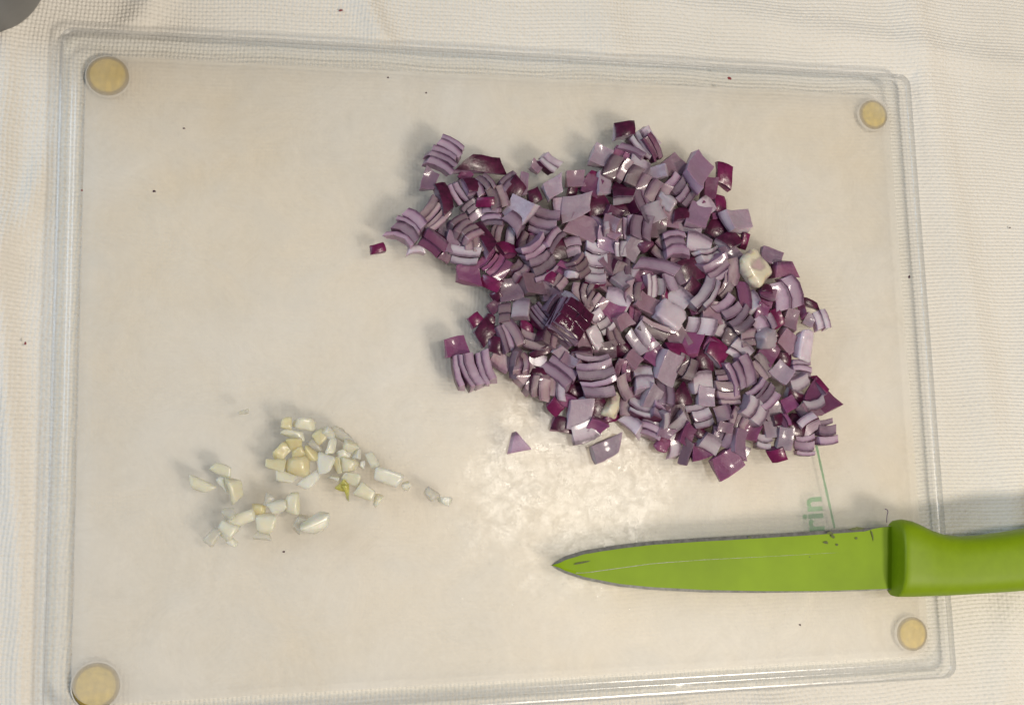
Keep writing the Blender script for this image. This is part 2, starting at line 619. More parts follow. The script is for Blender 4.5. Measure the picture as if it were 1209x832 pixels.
def lathe(profile, seg=32):
    V, F = [], []
    for r, z in profile:
        for i in range(seg):
            a = 2 * PI * i / seg
            V.append((r * math.cos(a), r * math.sin(a), z))
    for j in range(len(profile) - 1):
        for i in range(seg):
            F.append((j * seg + i, j * seg + (i + 1) % seg, (j + 1) * seg + (i + 1) % seg, (j + 1) * seg + i))
    F.append(tuple(reversed(range(seg))))
    F.append(tuple(range((len(profile) - 1) * seg, len(profile) * seg)))
    return V, F


for (px, py), r in (((127, 89), 6.6), ((1032, 135), 5.6), ((1078, 748), 5.8), ((113, 810), 6.9)):
    V, F = lathe([(r * 0.80 * MM, 0), (r * 0.86 * MM, 0.5 * MM), (r * 0.86 * MM, 2.6 * MM), (r * 0.80 * MM, 2.90 * MM)])
    o = link('foot', mesh('foot', V, F, True, 45), board, [M['rubber']])
    c = at(px, py, 2.9 * MM)
    o.location = (c.x, c.y, 0.05 * MM)
    V, F = [], []
    pr = [(r * 0.865, 0.4), (r * 0.99, 0.6), (r, 2.0), (r * 0.95, 2.55), (r * 0.865, 2.75)]
    for q, z in pr:
        V += [(q * MM * math.cos(2 * PI * i / 32), q * MM * math.sin(2 * PI * i / 32), z * MM) for i in range(32)]
    for j in range(5):
        for i in range(32):
            F.append((j * 32 + i, j * 32 + (i + 1) % 32, ((j + 1) % 5) * 32 + (i + 1) % 32, ((j + 1) % 5) * 32 + i))
    me = mesh('foot_collar', V, F, True, 45)
    fix_normals(me)
    link('foot_collar', me, o, [M['rubber_dark']])
    V, F = [], []
    pr = [(r * 1.02, 1.0), (r * 1.07, 1.0), (r * 1.09, 1.6), (r * 1.06, 2.2), (r * 1.02, 2.2)]
    for q, z in pr:
        V += [(q * MM * math.cos(2 * PI * i / 32), q * MM * math.sin(2 * PI * i / 32), z * MM) for i in range(32)]
    for j in range(5):
        for i in range(32):
            F.append((j * 32 + i, j * 32 + (i + 1) % 32, ((j + 1) % 5) * 32 + (i + 1) % 32, ((j + 1) % 5) * 32 + i))
    me = mesh('foot_socket_glint', V, F, True, 45)
    fix_normals(me)
    link('foot_socket_glint', me, o, [M['socket_glint']])  # clear boss round the foot, its bright ring put into the colour

# lettering printed under the plate, half covered by onion and knife
cu = bpy.data.curves.new('printed_lettering', 'FONT')
cu.body = 'rin'
cu.size = 11.5 * MM
cu.extrude = 0.02 * MM
cu.offset = 0.30 * MM
tmp = bpy.data.objects.new('printed_lettering_curve', cu)
COL.objects.link(tmp)
dg = bpy.context.evaluated_depsgraph_get()
me = bpy.data.meshes.new_from_object(tmp.evaluated_get(dg))
bpy.data.objects.remove(tmp)
me.materials.clear()
o = link('printed_lettering', me, board, [M['print']])
c = at(973, 628, 2.96 * MM)
o.location = (c.x, c.y, 2.96 * MM)
o.rotation_euler = (0, 0, math.radians(92))

a, b = at(958, 500, 2.96 * MM), at(986, 626, 2.96 * MM)
dv = (b - a).normalized()
nv = Vector((-dv.y, dv.x, 0))
V, F = [], []
random.seed(3)
N = 46
for i in range(N):
    t0 = i / N
    c = a.lerp(b, t0)
    wd = (0.30 + 0.22 * random.random()) * MM
    V += [c + nv * wd, c - nv * wd]
for i in range(N - 1):
    F.append((2 * i, 2 * i + 1, 2 * i + 3, 2 * i + 2))
me = mesh('printed_line', V, F, False)
link('printed_line', me, board, [M['print']])

# ------------------------------------------------------------------ the knife
knife = bpy.data.objects.new('kitchen_knife', None)
COL.objects.link(knife)
tag(knife, 'green coated kitchen knife with matching green handle lying across the board rim', 'knife')


def blade_z(px):
    t = (px - 651) / (1060 - 651)
    return (9.4 + 5.6 * max(0, t)) * MM


top = [(651, 667), (657, 662), (667, 656.5), (690, 649.5), (730, 643), (770, 638.5), (830, 634.5), (900, 630.5), (980, 625.5), (1040, 621.5), (1066, 619.5)]
bot = [(651, 667), (657, 671.5), (667, 676.5), (690, 684), (730, 692), (770, 696), (830, 699), (900, 699.5), (980, 698.5), (1040, 696.5), (1062, 695.5)]


def resample(pl, xs):
    px, py = zip(*pl)
    return np.interp(xs, px, py)


xs = np.concatenate([[651.0], np.linspace(653, 700, 14), np.linspace(710, 1064, 34)])
ty = resample(top, xs)
by = resample(bot, xs)


def strip_mesh(name, ya, yb, za, zb, mat, thick=0.0, bump=None):
    """ribbon between two rows of pixel heights, with an underside thick below"""
    V, F = [], []
    for i, x in enumerate(xs):
        z = blade_z(x)
        V.append(at(x, ya[i], z + za))
        V.append(at(x, yb[i], z + zb))
    m = len(xs)
    for i in range(m - 1):
        F.append((2 * i, 2 * i + 1, 2 * i + 3, 2 * i + 2))
    if thick:
        k = len(V)
        V += [v - Vector((0, 0, thick)) for v in V]
        for i in range(m - 1):
            F.append((k + 2 * i, k + 2 * i + 2, k + 2 * i + 3, k + 2 * i + 1))
            F.append((2 * i, 2 * i + 2, k + 2 * i + 2, k + 2 * i))
            F.append((2 * i + 1, k + 2 * i + 1, k + 2 * i + 3, 2 * i + 3))
        F.append((0, k, k + 1, 1))
        F.append((2 * m - 2, 2 * m - 1, k + 2 * m - 1, k + 2 * m - 2))
    me = mesh(name, V, F, True, 30)
    fix_normals(me)
    return link(name, me, knife, [mat])


random.seed(11)
jag = np.array([random.uniform(-0.15, 0.15) for _ in xs])
et = np.minimum(4.4, (by - ty) * 0.32) + jag * np.clip((by - ty) / 20, 0, 1)
et = np.where(xs > 1020, np.maximum(0.6, et * (1040 - xs) / 20), et)
eb = np.minimum(3.2, (by - ty) * 0.25) * np.clip((1068 - xs) / 260, 0.45, 1)
# two ground faces that meet along a low ridge
rid = np.clip(np.interp(xs, [651, 690, 770, 900, 990, 1064], [667, 676, 665, 657, 652, 650]), ty + et + .2, by - eb - .2)
V, F = [], []
for i, x in enumerate(xs):
    z = blade_z(x)
    V += [at(x, ty[i] + et[i], z + 0.72 * MM), at(x, rid[i], z + 1.12 * MM), at(x, by[i] - eb[i], z + 0.72 * MM), at(x, by[i] - eb[i], z - 0.1 * MM), at(x, ty[i] + et[i], z - 0.1 * MM)]
for i in range(len(xs) - 1):
    for k in range(5):
        F.append((5 * i + k, 5 * i + (k + 1) % 5, 5 * i + 5 + (k + 1) % 5, 5 * i + 5 + k))
F.append(tuple(range(5)))
F.append(tuple(range(5 * len(xs) - 5, 5 * len(xs))))
me = mesh('blade', V, F, True, 12)
fix_normals(me)
link('blade', me, knife, [M['coating']])
strip_mesh('cutting_edge', ty, ty + et, 0.3 * MM, 0.70 * MM, M['steel_dark'], 0.28 * MM)
strip_mesh('spine_edge', by - eb, by, 0.70 * MM, 0.25 * MM, M['steel'], 0.24 * MM)
# long scratch through the coating
scr = [(668, 676), (690, 676), (770, 665), (830, 660.5), (900, 657), (990, 652)]
V, F = [], []
sx_ = np.linspace(680, 990, 40)
sy_ = resample(scr, sx_)
for i, x in enumerate(sx_):
    z = blade_z(x) + 1.14 * MM
    wd = 0.36 * (1 - 0.75 * i / 40) + random.uniform(-.09, .06)
    V += [at(x, sy_[i] - wd, z), at(x, sy_[i] + wd, z)]
F = [(2 * i, 2 * i + 1, 2 * i + 3, 2 * i + 2) for i in range(39)]
me = mesh('scratch', V, F, False)
link('scratch', me, knife, [M['steel_dark']])


def blob(name, cx, cy_, rx, ry, z, mat, parent, ang=0, n=9, seed=0):
    r = random.Random(seed)
    pts = []
    for i in range(n):
        a_ = 2 * PI * i / n
        k = r.uniform(0.55, 1.15)
        u, v = rx * k * math.cos(a_), ry * k * math.sin(a_)
        ca, sa = math.cos(ang), math.sin(ang)
        pts.append(at(cx + u * ca - v * sa, cy_ + u * sa + v * ca, z))
    me = mesh(name, pts, [tuple(range(n))], False)
    fix_normals(me)
    return link(name, me, parent, [mat])


for i, (x, y, rx, ry, an) in enumerate(((686, 664, 11, 1.3, -.22), (980, 629, 5, 2, 0), (983, 633, 2.5, 2.5, .4), (975, 640, 4, 2, .3), (988, 643, 2.2, 1.6, 0),
                                        (1011, 635, 1.5, 1.5, 0), (1010, 624, 10, 2.2, -.12), (956, 657, 1.2, .8, 0), (885, 634, 3, 1.2, 0), (1030, 632, 1.0, 8, -.2))):
    blob('stain', x, y, rx, ry, blade_z(x) + 1.12 * MM, M['stain'], knife, an, 9, i)

# handle: lofted sections
hst = [(1055.5, 618, 702.5, 12.5), (1056, 616, 703.5, 14), (1058.5, 613.5, 704.2, 15), (1064, 612.6, 704.2, 15.3), (1072, 614.2, 704.2, 15.5), (1082, 618.5, 704, 15.8), (1095, 625, 703.5, 15.5),
       (1110, 630, 703, 15), (1130, 632.5, 702, 14.8), (1155, 631.5, 700.5, 15), (1185, 627.5, 698.5, 15.5), (1215, 622.5, 696.5, 16), (1260, 616, 693, 16.5),
       (1320, 611, 689, 16.5), (1380, 611, 686, 16), (1420, 617, 682, 14), (1436, 626, 674, 9), (1440, 640, 660, 3)]
V, F = [], []
NS = 28
for (x, y0, y1, th) in hst:
    zc = (9.4 + 5.6 * (x - 651) / 409) * MM + 0.4 * MM + 2.0 * MM
    pa, pb = at(x, y0, zc), at(x, y1, zc)
    mid_, ax = (pa + pb) / 2, (pa - pb) / 2
    for i in range(NS):
        a_ = 2 * PI * i / NS
        c_, s_ = math.cos(a_), math.sin(a_)
        e_ = 0.72
        u = math.copysign(abs(c_) ** e_, c_)
        v = math.copysign(abs(s_) ** e_, s_)
        V.append(mid_ + ax * u + Vector((0, 0, v * th / 2 * MM)))
for j in range(len(hst) - 1):
    for i in range(NS):
        F.append((j * NS + i, j * NS + (i + 1) % NS, (j + 1) * NS + (i + 1) % NS, (j + 1) * NS + i))
F.append(tuple(reversed(range(NS))))
F.append(tuple(range((len(hst) - 1) * NS, len(hst) * NS)))
me = mesh('handle', V, F, True, 60)
fix_normals(me)
link('handle', me, knife, [M['handle']])

# ------------------------------------------------------------------ grey tin at the corner of the frame
c = at(-26, -30, 0)
V, F = lathe([(0.0195, 0.0), (0.0212, 0.0008), (0.0216, 0.0025), (0.0216, 0.048), (0.0210, 0.050), (0.0200, 0.0505), (0.0195, 0.049), (0.0195, 0.046)], 64)
tin = bpy.data.objects.new('metal_tin', None)
tin.location = (c.x, c.y, 0.3 * MM)
COL.objects.link(tin)
tag(tin, 'round grey metal tin standing on the tablecloth beyond the board corner', 'tin')
link('body', mesh('body', V, F, True, 40), tin, [M['tin']])
V, F = lathe([(0.0198, 0.0465), (0.0198, 0.0525), (0.0190, 0.0535)], 64)
link('lid', mesh('lid', V, F, True, 40), tin, [M['tin']])

# ------------------------------------------------------------------ onion pieces
# one row per piece: order, pose (S cut face up, K skin up, I hollow side up), x, y in the photograph, direction of the layers' outside
# (degrees; for K and I the long axis), length, width (photo pixels), layers, flesh, skin, taper
P = """
0 S 527 180 58 40 36 5 l d 0
0 I 507 213 80 24 17 1 l d -.4
1 K 570 193 -3 50 20 1 l d -.6
1 K 524 234 -74 38 15 1 l d -.2
0 S 542 227 210 22 30 3 l d 0
1 K 555 222 -70 20 17 1 l d 0
0 I 549 208 40 15 13 1 p d 0
0 S 572 218 35 24 24 3 t d 0
1 K 575 236 0 22 12 1 p m 0
1 S 648 193 235 20 26 2 l d 0
0 I 633 197 -40 14 11 1 t d -.3
0 S 599 213 135 14 32 2 l d -.2
1 K 608 224 58 30 20 1 l d .2
0 I 618 218 75 28 10 1 l l 0
1 K 631 231 20 16 17 1 p d -.2
0 I 653 222 30 24 20 1 t d 0
0 I 679 212 90 20 22 1 t d 0
0 K 676 224 80 16 11 1 p d -.5
2 S 660 245 190 14 27 1 l d 0
2 I 681 244 95 28 36 1 w d -.35
1 S 761 168 215 30 32 3 w d .1
2 K 739 153 0 25 19 1 w d .1
1 S 771 172 35 15 34 3 p d .1
2 S 747 177 62 8 32 1 l d 0
0 I 709 185 250 24 23 1 t d 0
0 S 733 185 -30 20 22 2 p l 0
0 S 755 197 -30 26 24 1 w d 0
1 S 752 212 152 84 27 6 t d 0
1 I 780 203 20 25 15 1 l d -.2
2 I 711 219 80 26 17 1 w l -.3
0 K 700 206 -30 11 10 1 p m 0
0 S 803 225 -42 38 28 4 l d 0
2 I 820 205 52 44 28 1 l d .15
0 I 838 224 80 30 16 1 p m -.3
3 R 793 236 60 19 21 1 w l 0
0 K 856 206 75 27 20 1 p m 0
0 K 849 241 88 23 15 1 w m 0
0 I 846 255 5 13 8 1 p m -.3
1 S 833 243 45 22 22 1 w l 0
3 K 804 256 8 21 16 1 l d .1
1 I 823 256 70 32 27 1 l d 0
1 I 868 263 0 34 24 1 l d -.2
0 S 485 266 53 38 34 4 l d 0
1 S 491 293 95 9 19 1 l d -.4
0 S 514 253 -40 30 36 4 t d 0
1 S 513 284 52 24 34 2 p d 0
0 S 526 302 60 12 14 1 p d 0
0 S 549 270 130 34 27 4 t d 0
1 S 549 302 -95 22 36 2 t d 0
1 S 558 247 127 24 23 3 l d 0
2 K 572 281 -74 42 15 1 l d -.2
0 I 553 323 -90 24 28 1 p d -.6
1 S 582 253 92 22 24 3 l d 0
1 I 618 249 215 32 30 1 t d -.5
1 S 610 261 40 16 23 1 l d -.4
0 S 640 263 255 34 38 3 l d 0
0 S 584 280 170 13 38 2 t d 0
2 K 597 296 20 20 18 1 p m .2
0 S 602 278 170 11 21 1 t d 0
0 K 612 279 80 20 9 1 p d 0
1 S 618 289 170 17 34 2 t d 0
0 S 632 283 0 14 22 2 p d 0
2 S 652 280 135 16 38 2 l d -.2
0 I 688 269 -20 40 28 1 t d 0
1 S 638 306 -55 46 36 5 l d 0
1 S 586 313 -42 36 30 4 p m 0
1 S 614 321 -45 20 24 2 t d 0
2 K 739 234 -2 26 14 1 w d 0
1 I 722 248 -15 20 13 1 p m -.3
0 S 768 251 200 30 24 1 t d 0
2 S 755 267 165 27 30 2 l d -.35
0 I 744 290 60 26 22 1 t d 0
2 S 732 293 180 15 20 2 w d 0
2 S 702 313 260 54 28 4 w m .1
1 S 677 290 100 24 20 2 l d .1
1 S 711 266 30 7 28 1 l d 0
1 S 716 264 170 8 24 1 l d 0
0 I 727 261 -20 18 17 1 t d 0
0 I 726 278 -35 14 9 1 t d -.4
0 R 766 288 30 20 19 1 p m 0
1 S 778 313 75 15 50 1 l d 0
0 I 813 267 -10 34 18 1 l d 0
1 S 797 286 98 30 30 3 l d 0
2 S 826 287 80 25 34 1 w d .1
1 S 838 303 -68 16 36 2 l d 0
3 K 862 285 42 23 21 1 w d 0
1 K 879 282 75 20 9 1 p m 0
3 R 889 316 -50 38 36 1 c l .1
1 I 911 303 -25 26 18 1 l d 0
2 S 926 316 95 18 27 1 p d -.5
1 S 931 346 18 38 38 2 l d 0
2 K 920 373 -65 23 15 1 l m 0
1 I 933 377 80 24 16 1 t d 0
0 K 957 358 -14 24 9 1 l d -.3
1 I 951 367 -75 17 9 1 p m 0
0 I 955 378 60 15 13 1 w m 0
1 S 971 378 14 18 26 2 w d 0
1 I 929 403 -30 28 22 1 t d -.4
2 R 949 406 78 34 19 1 w l 0
1 R 903 397 15 22 21 1 w l 0
0 K 916 393 -50 12 9 1 p d 0
1 K 905 343 -10 15 11 1 p d 0
0 I 901 365 80 20 14 1 p d 0
1 K 582 332 -24 27 15 1 p m -.15
1 K 589 347 40 13 13 1 p d 0
0 K 562 377 35 16 14 1 p m 0
1 K 574 391 38 26 22 1 l d 0
0 K 579 376 -20 13 10 1 l d -.5
2 S 598 369 90 24 16 2 t d 0
0 I 584 362 30 16 14 1 p d 0
3 S 617 364 85 24 20 1 t l 0
2 S 597 400 15 16 36 2 l d 0
1 S 610 391 30 12 36 1 t d 0
3 K 671 377 -38 40 40 5 l d 0
2 S 637 374 215 22 36 4 l d 0
1 K 622 386 -30 19 13 1 p m 0
0 S 677 352 50 11 27 1 t d 0
1 S 660 333 -45 17 19 2 t d 0
2 K 650 328 60 15 13 1 l m 0
1 R 677 322 -10 15 8 1 w l 0
0 S 700 362 155 26 42 3 t d 0
1 S 712 378 -50 32 19 3 w d 0
2 R 701 398 -60 29 14 1 w d 0
1 S 724 397 200 18 26 2 t d 0
2 S 731 352 62 24 30 1 l d .2
1 S 737 331 -45 22 22 1 w d 0
2 S 747 323 145 10 21 1 w l 0
1 S 738 313 170 9 25 1 l d 0
0 S 729 317 160 15 23 1 t d 0
0 S 769 337 10 15 32 2 t d 0
1 S 783 337 0 11 20 1 w m 0
1 K 784 351 82 22 8 1 w m -.3
2 S 804 350 55 24 27 1 w l 0
2 R 790 374 -30 36 28 1 w l .1
1 I 761 358 -20 30 20 1 t d 0
1 S 774 389 -112 18 44 2 t d 0
2 S 758 402 218 28 36 2 w d -.3
0 K 816 342 45 28 26 1 l d 0
0 I 732 377 40 20 18 1 t d 0
0 S 750 372 -10 16 30 2 p d 0
-1 K 818 317 10 36 27 1 l d 0
1 S 847 316 -55 28 36 3 l d 0
1 S 837 348 -35 20 50 2 w d 0
0 S 867 322 0 15 34 1 t d 0
0 S 857 342 -35 14 26 2 t d 0
2 S 879 348 5 15 36 1 p d -.2
1 S 891 356 15 16 23 1 w d 0
1 S 870 372 -52 46 32 4 l d 0
1 S 831 383 -10 36 22 2 l d 0
0 S 852 388 -35 11 22 1 t d 0
0 I 820 367 20 12 10 1 p m 0
0 R 862 399 60 18 17 1 t l 0
0 I 538 409 18 26 22 1 p d 0
0 S 558 437 197 46 40 5 l d 0
0 S 592 428 235 20 28 1 t d -.3
0 K 587 407 75 20 15 1 l d 0
2 S 607 428 170 9 34 1 l d 0
0 S 617 428 10 20 26 2 t d .1
0 S 636 425 80 15 22 1 t d 0
2 K 639 414 27 28 9 1 l d 0
2 S 662 438 48 26 44 2 l d 0
1 K 635 440 0 20 9 1 p d 0
0 S 637 456 178 24 27 2 t d 0
0 S 653 456 0 9 22 1 t d 0
1 S 662 463 180 11 22 1 t d 0
1 K 658 477 -52 18 16 1 p m 0
2 S 708 446 -82 50 46 5 l d 0
0 I 662 413 -40 22 14 1 t d 0
0 I 677 427 -40 20 13 1 t d 0
2 I 685 487 80 38 28 1 w d .2
1 S 692 510 -70 24 33 1 l d .1
0 S 674 472 60 16 20 1 p d 0
0 K 666 501 -15 27 18 1 p d -.3
0 S 611 521 100 24 14 1 l d -1.9
3 R 723 476 65 32 14 1 c l -.4
2 K 722 491 15 21 11 1 p m -.3
0 I 716 530 18 36 22 1 l l -.3
0 I 708 496 -25 20 14 1 p d -.2
0 S 737 476 170 13 30 1 t d 0
1 S 749 500 48 16 25 1 l d -.3
3 I 768 464 70 26 19 1 w d -.4
1 S 758 485 250 20 32 2 l d 0
1 R 783 524 60 17 16 1 p m 0
2 I 784 509 -10 20 12 1 l d -.2
0 S 798 526 0 14 28 1 t d 0
0 S 786 494 10 8 19 1 t d 0
2 I 786 430 75 38 26 1 t d .1
3 K 800 417 -75 26 20 1 p m -.6
0 I 818 409 70 30 22 1 p d 0
2 S 787 465 -2 21 38 2 l d 0
0 S 759 447 92 32 26 2 t d 0
0 I 744 427 40 20 19 1 t d 0
0 S 736 457 200 13 30 1 t d 0
3 K 846 415 -32 28 24 1 w m .1
1 I 838 402 60 16 15 1 p m 0
1 S 875 411 55 24 27 2 w d 0
2 S 877 440 18 34 40 3 l d 0
0 S 854 443 -80 14 24 2 t d 0
2 S 828 447 100 25 26 1 w d 0
1 I 833 468 70 22 20 1 w d 0
1 S 860 465 -92 28 30 3 t d 0
1 S 899 433 42 24 32 3 t d 0
2 S 904 466 -45 32 34 4 l d 0
2 K 926 422 -10 19 16 1 l d 0
1 S 944 436 82 25 27 4 l d 0
1 I 924 441 -30 24 21 1 l d 0
1 S 943 452 -70 16 23 1 w d 0
3 K 939 465 -22 20 16 1 w d 0
1 I 966 473 -50 38 32 1 p d -.45
2 K 969 456 -58 26 8 1 l m -.3
1 S 964 479 -70 11 32 1 w d -.3
0 I 955 488 20 26 20 1 t d 0
2 I 932 480 40 18 16 1 p d 0
3 K 917 494 15 15 14 1 l d 0
2 I 914 488 30 24 22 1 l d 0
1 S 892 485 -30 32 30 2 l d .1
2 I 910 507 -10 24 19 1 w d -.4
0 S 975 511 -88 30 24 3 l d 0
0 S 952 527 -88 24 28 3 l d 0
2 S 957 503 125 13 27 1 l m 0
1 S 953 494 125 10 22 1 l d 0
1 I 928 518 80 27 18 1 t d 0
2 K 921 533 20 20 17 1 p m .1
0 S 902 522 -95 18 20 2 t d 0
1 S 930 497 20 12 20 2 p d 0
2 S 829 492 -75 30 29 3 w d 0
1 K 826 511 -27 24 12 1 l d 0
1 S 839 522 60 20 25 1 t d -.2
0 I 828 531 20 26 20 1 p d 0
2 I 858 546 25 36 28 1 p d .1
1 I 869 520 85 32 18 1 l d .2
0 S 879 536 -30 9 19 1 l d 0
0 S 856 488 10 20 20 1 t d 0
0 I 857 504 0 17 12 1 t l 0
1 I 885 510 -20 24 20 1 p d 0
0 S 798 502 -45 13 36 1 t d 0
0 I 808 508 60 24 19 1 p d 0
0 I 813 533 70 30 12 1 l d -.2
0 K 446 293 5 18 11 1 p m 0
"""
HEAP = [(512, 262), (528, 215), (598, 225), (640, 244), (690, 226), (740, 185), (780, 190), (845, 215), (868, 275), (915, 330), (945, 380), (955, 470), (955, 515), (900, 520), (850, 530),
        (780, 510), (700, 495), (645, 470), (600, 430), (590, 350), (545, 300)]


def inside(x, y, poly):
    r = False
    for i in range(len(poly)):
        (x0, y0), (x1, y1) = poly[i - 1], poly[i]
        if (y0 > y) != (y1 > y) and x < (x1 - x0) * (y - y0) / (y1 - y0) + x0:
            r = not r
    return r


rows = []
rw = random.Random(77)
for ln in P.strip().splitlines():
    f = ln.split()
    rows.append(dict(k=int(f[0]), o=f[1], x=float(f[2]), y=float(f[3]), a=float(f[4]), L=float(f[5]), W=float(f[6]), n=int(f[7]), fl=f[8], sk=f[9], tp=float(f[10]), fill=False))
    if rows[-1]['fl'] in 'lt' and rows[-1]['o'] != 'K' and rw.random() < 0.30 and rows[-1]['n'] < 3:
        rows[-1]['fl'] = 'w'                           # paler inner layers
    if (rows[-1]['x'], rows[-1]['y']) == (716, 530):
        rows[-1]['fl'] = 'w'

# pieces of the lower layer that show only through the gaps between those above
cover = np.zeros((832, 1209), bool)
YY, XX = np.mgrid[0:832, 0:1209]
for r in rows:
    y0, y1, x0, x1 = int(r['y']) - 50, int(r['y']) + 50, int(r['x']) - 60, int(r['x']) + 60
    dx, dy = XX[y0:y1, x0:x1] - r['x'], -(YY[y0:y1, x0:x1] - r['y'])
    ca, sa = math.cos(math.radians(r['a'])), math.sin(math.radians(r['a']))
    cover[y0:y1, x0:x1] |= (np.abs(dx * ca + dy * sa) < r['L'] / 2) & (np.abs(-dx * sa + dy * ca) < r['W'] / 2)
random.seed(21)
pts = []
cand = [(random.uniform(480, 975), random.uniform(150, 545)) for _ in range(9000)]
cand = [(x, y) for x, y in cand if inside(x, y, HEAP) and not cover[int(y) - 2:int(y) + 3, int(x) - 2:int(x) + 3].any()]
for x, y in cand:
    if len(pts) < 64 and all((x - u) ** 2 + (y - v) ** 2 > 17 ** 2 for u, v in pts):
        pts.append((x, y))
        o_ = random.choice('SSSKII')
        rows.append(dict(k=-2, o=o_, x=x, y=y, a=random.uniform(0, 360), L=random.uniform(20, 28), W=random.uniform(22, 30), n=random.choice((2, 3)) if o_ == 'S' else 1,
                         fl=random.choice('ltpt'), sk='d', tp=0, fill=True))
rows.sort(key=lambda r: r['k'])


def layer_mesh(name, u0, u1, hv, hw, Rc, Rw, tp, Lt, slant, slip, rot_mode, seed, slots):
    """one curved onion layer between u0 and u1 (mm), half widths hv, hw"""
    r = random.Random(seed)
    e = min(0.13, (u1 - u0) * 0.10)
    us = [u0, u0 + e, u1 - e, u1]
    vs_ = [-1, -1 + e / hv, -0.4, 0.4, 1 - e / hv, 1]
    ws_ = [-1, -1 + e / hw, -0.35, 0.35, 1 - e / hw, 1]
    nu, nv_, nw = len(us), len(vs_), len(ws_)
    idx, V, D, B = {}, [], [], []
    ph = [r.uniform(0, 6.3) for _ in range(6)]
    am = 0.040 * (hv + hw)
    for i in range(nu):
        for j in range(nv_):
            for k in range(nw):
                ex = (i in (0, nu - 1)) + (j in (0, nv_ - 1)) + (k in (0, nw - 1))
                if not ex:
                    continue
                u, v, w_ = us[i], vs_[j], ws_[k]
                if ex >= 2:
                    q = e * 0.45
                    if i == 0: u += q * 0.5
                    if i == nu - 1: u -= q * 0.5
                    if j in (0, nv_ - 1): v *= 1 - q / hv
                    if k in (0, nw - 1): w_ *= 1 - q / hw
                t = (u / Lt) if Lt else 0
                vv = v * hv * (1 + tp * (t + (w_ * 0.5 if rot_mode != 'S' else 0)))
                ww = w_ * hw
                vv += slant[0] * t * hv + slant[1] * w_ * hv + slip[0]
                ww += slant[2] * v * hw + slip[1] + slant[3] * t * hw
                uu = u - (vv * vv) / (2 * Rc) - (ww * ww) / (2 * Rw)
                uu += am * 0.5 * math.sin(v * 2.2 + ph[0]) * math.sin(w_ * 2 + ph[1])
                vv += am * math.sin(u * 0.8 + w_ * 1.7 + ph[2])
                ww += am * math.sin(u * 0.9 + v * 2.1 + ph[3])
                idx[i, j, k] = len(V)
                V.append((uu, vv, ww))
                D.append((us[i] - u0) / (u1 - u0))
                B.append(max(abs(vs_[j]), abs(ws_[k])) ** 3 if (rot_mode == 'I' and i == 0) else 0.0)
    F, MI = [], []

    def quad(a_, b_, c_, d_, m):
        F.append((a_, b_, c_, d_))
        MI.append(m)
    for j in range(nv_ - 1):
        for k in range(nw - 1):
            quad(idx[0, j, k], idx[0, j, k + 1], idx[0, j + 1, k + 1], idx[0, j + 1, k], 0)
            quad(idx[nu - 1, j, k], idx[nu - 1, j + 1, k], idx[nu - 1, j + 1, k + 1], idx[nu - 1, j, k + 1], 1)
    for i in range(nu - 1):
        for k in range(nw - 1):
            quad(idx[i, 0, k], idx[i + 1, 0, k], idx[i + 1, 0, k + 1], idx[i, 0, k + 1], 0)
            quad(idx[i, nv_ - 1, k], idx[i, nv_ - 1, k + 1], idx[i + 1, nv_ - 1, k + 1], idx[i + 1, nv_ - 1, k], 0)
        for j in range(nv_ - 1):
            quad(idx[i, j, 0], idx[i, j + 1, 0], idx[i + 1, j + 1, 0], idx[i + 1, j, 0], 0)
            quad(idx[i, j, nw - 1], idx[i + 1, j, nw - 1], idx[i + 1, j + 1, nw - 1], idx[i, j + 1, nw - 1], 0)
    V = [tuple(MM * c for c in v) for v in V]
    if rot_mode == 'S':                                # u along local x, v along y, w up
        pass
    elif rot_mode == 'K':                              # outside up
        V = [(v[1], v[2], v[0]) for v in V]
    else:                                              # hollow up
        V = [(v[1], -v[2], -v[0]) for v in V]
    me = mesh(name, V, F, True)
    me.polygons.foreach_set('material_index', MI)
    at_ = me.attributes.new('depth', 'FLOAT', 'POINT')
    at_.data.foreach_set('value', D)
    at_ = me.attributes.new('border', 'FLOAT', 'POINT')
    at_.data.foreach_set('value', B)
    for s in slots:
        me.materials.append(s)
    me.set_sharp_from_angle(angle=math.radians(24))
    return me


# height field of what already lies on the board (mm grid, 0.5 mm)
GX0, GY0, CELL = -160.0, -115.0, 0.5
HF = np.full((460, 640), Z_PLATE / MM)
GXX, GYY = np.meshgrid(GX0 + CELL * (np.arange(640) + .5), GY0 + CELL * (np.arange(460) + .5))


def settle(cx, cy_, ang, hx, hy, hz, max_tilt, sink):
    """where a block of half sizes hx, hy and height hz comes to rest (mm): base height and slope"""
    ca, sa = math.cos(ang), math.sin(ang)
    x0, x1 = int((cx - 25 - GX0) / CELL), int((cx + 25 - GX0) / CELL)
    y0, y1 = int((cy_ - 25 - GY0) / CELL), int((cy_ + 25 - GY0) / CELL)
    sl = (slice(y0, y1), slice(x0, x1))
    dx, dy = GXX[sl] - cx, GYY[sl] - cy_
    lu, lv = dx * ca + dy * sa, -dx * sa + dy * ca
    m = (np.abs(lu) <= hx * 0.9) & (np.abs(lv) <= hy * 0.9)
    h = HF[sl][m]
    A = np.stack([lu[m], lv[m], np.ones(m.sum())], 1)
    g = np.linalg.lstsq(A, h, rcond=None)[0]
    mt = math.tan(max_tilt)
    gu, gv = np.clip(g[0], -mt, mt), np.clip(g[1], -mt, mt)
    resid = h - gu * lu[m] - gv * lv[m]
    base = np.percentile(resid, 72) - sink * min(1, np.ptp(h) / 3)
    low = Z_PLATE / MM + abs(gu) * hx * 0.9 + abs(gv) * hy * 0.9
    base = max(base, low if np.ptp(h) > 0.2 else Z_PLATE / MM)
    return base, gu, gv, sl, m, lu, lv


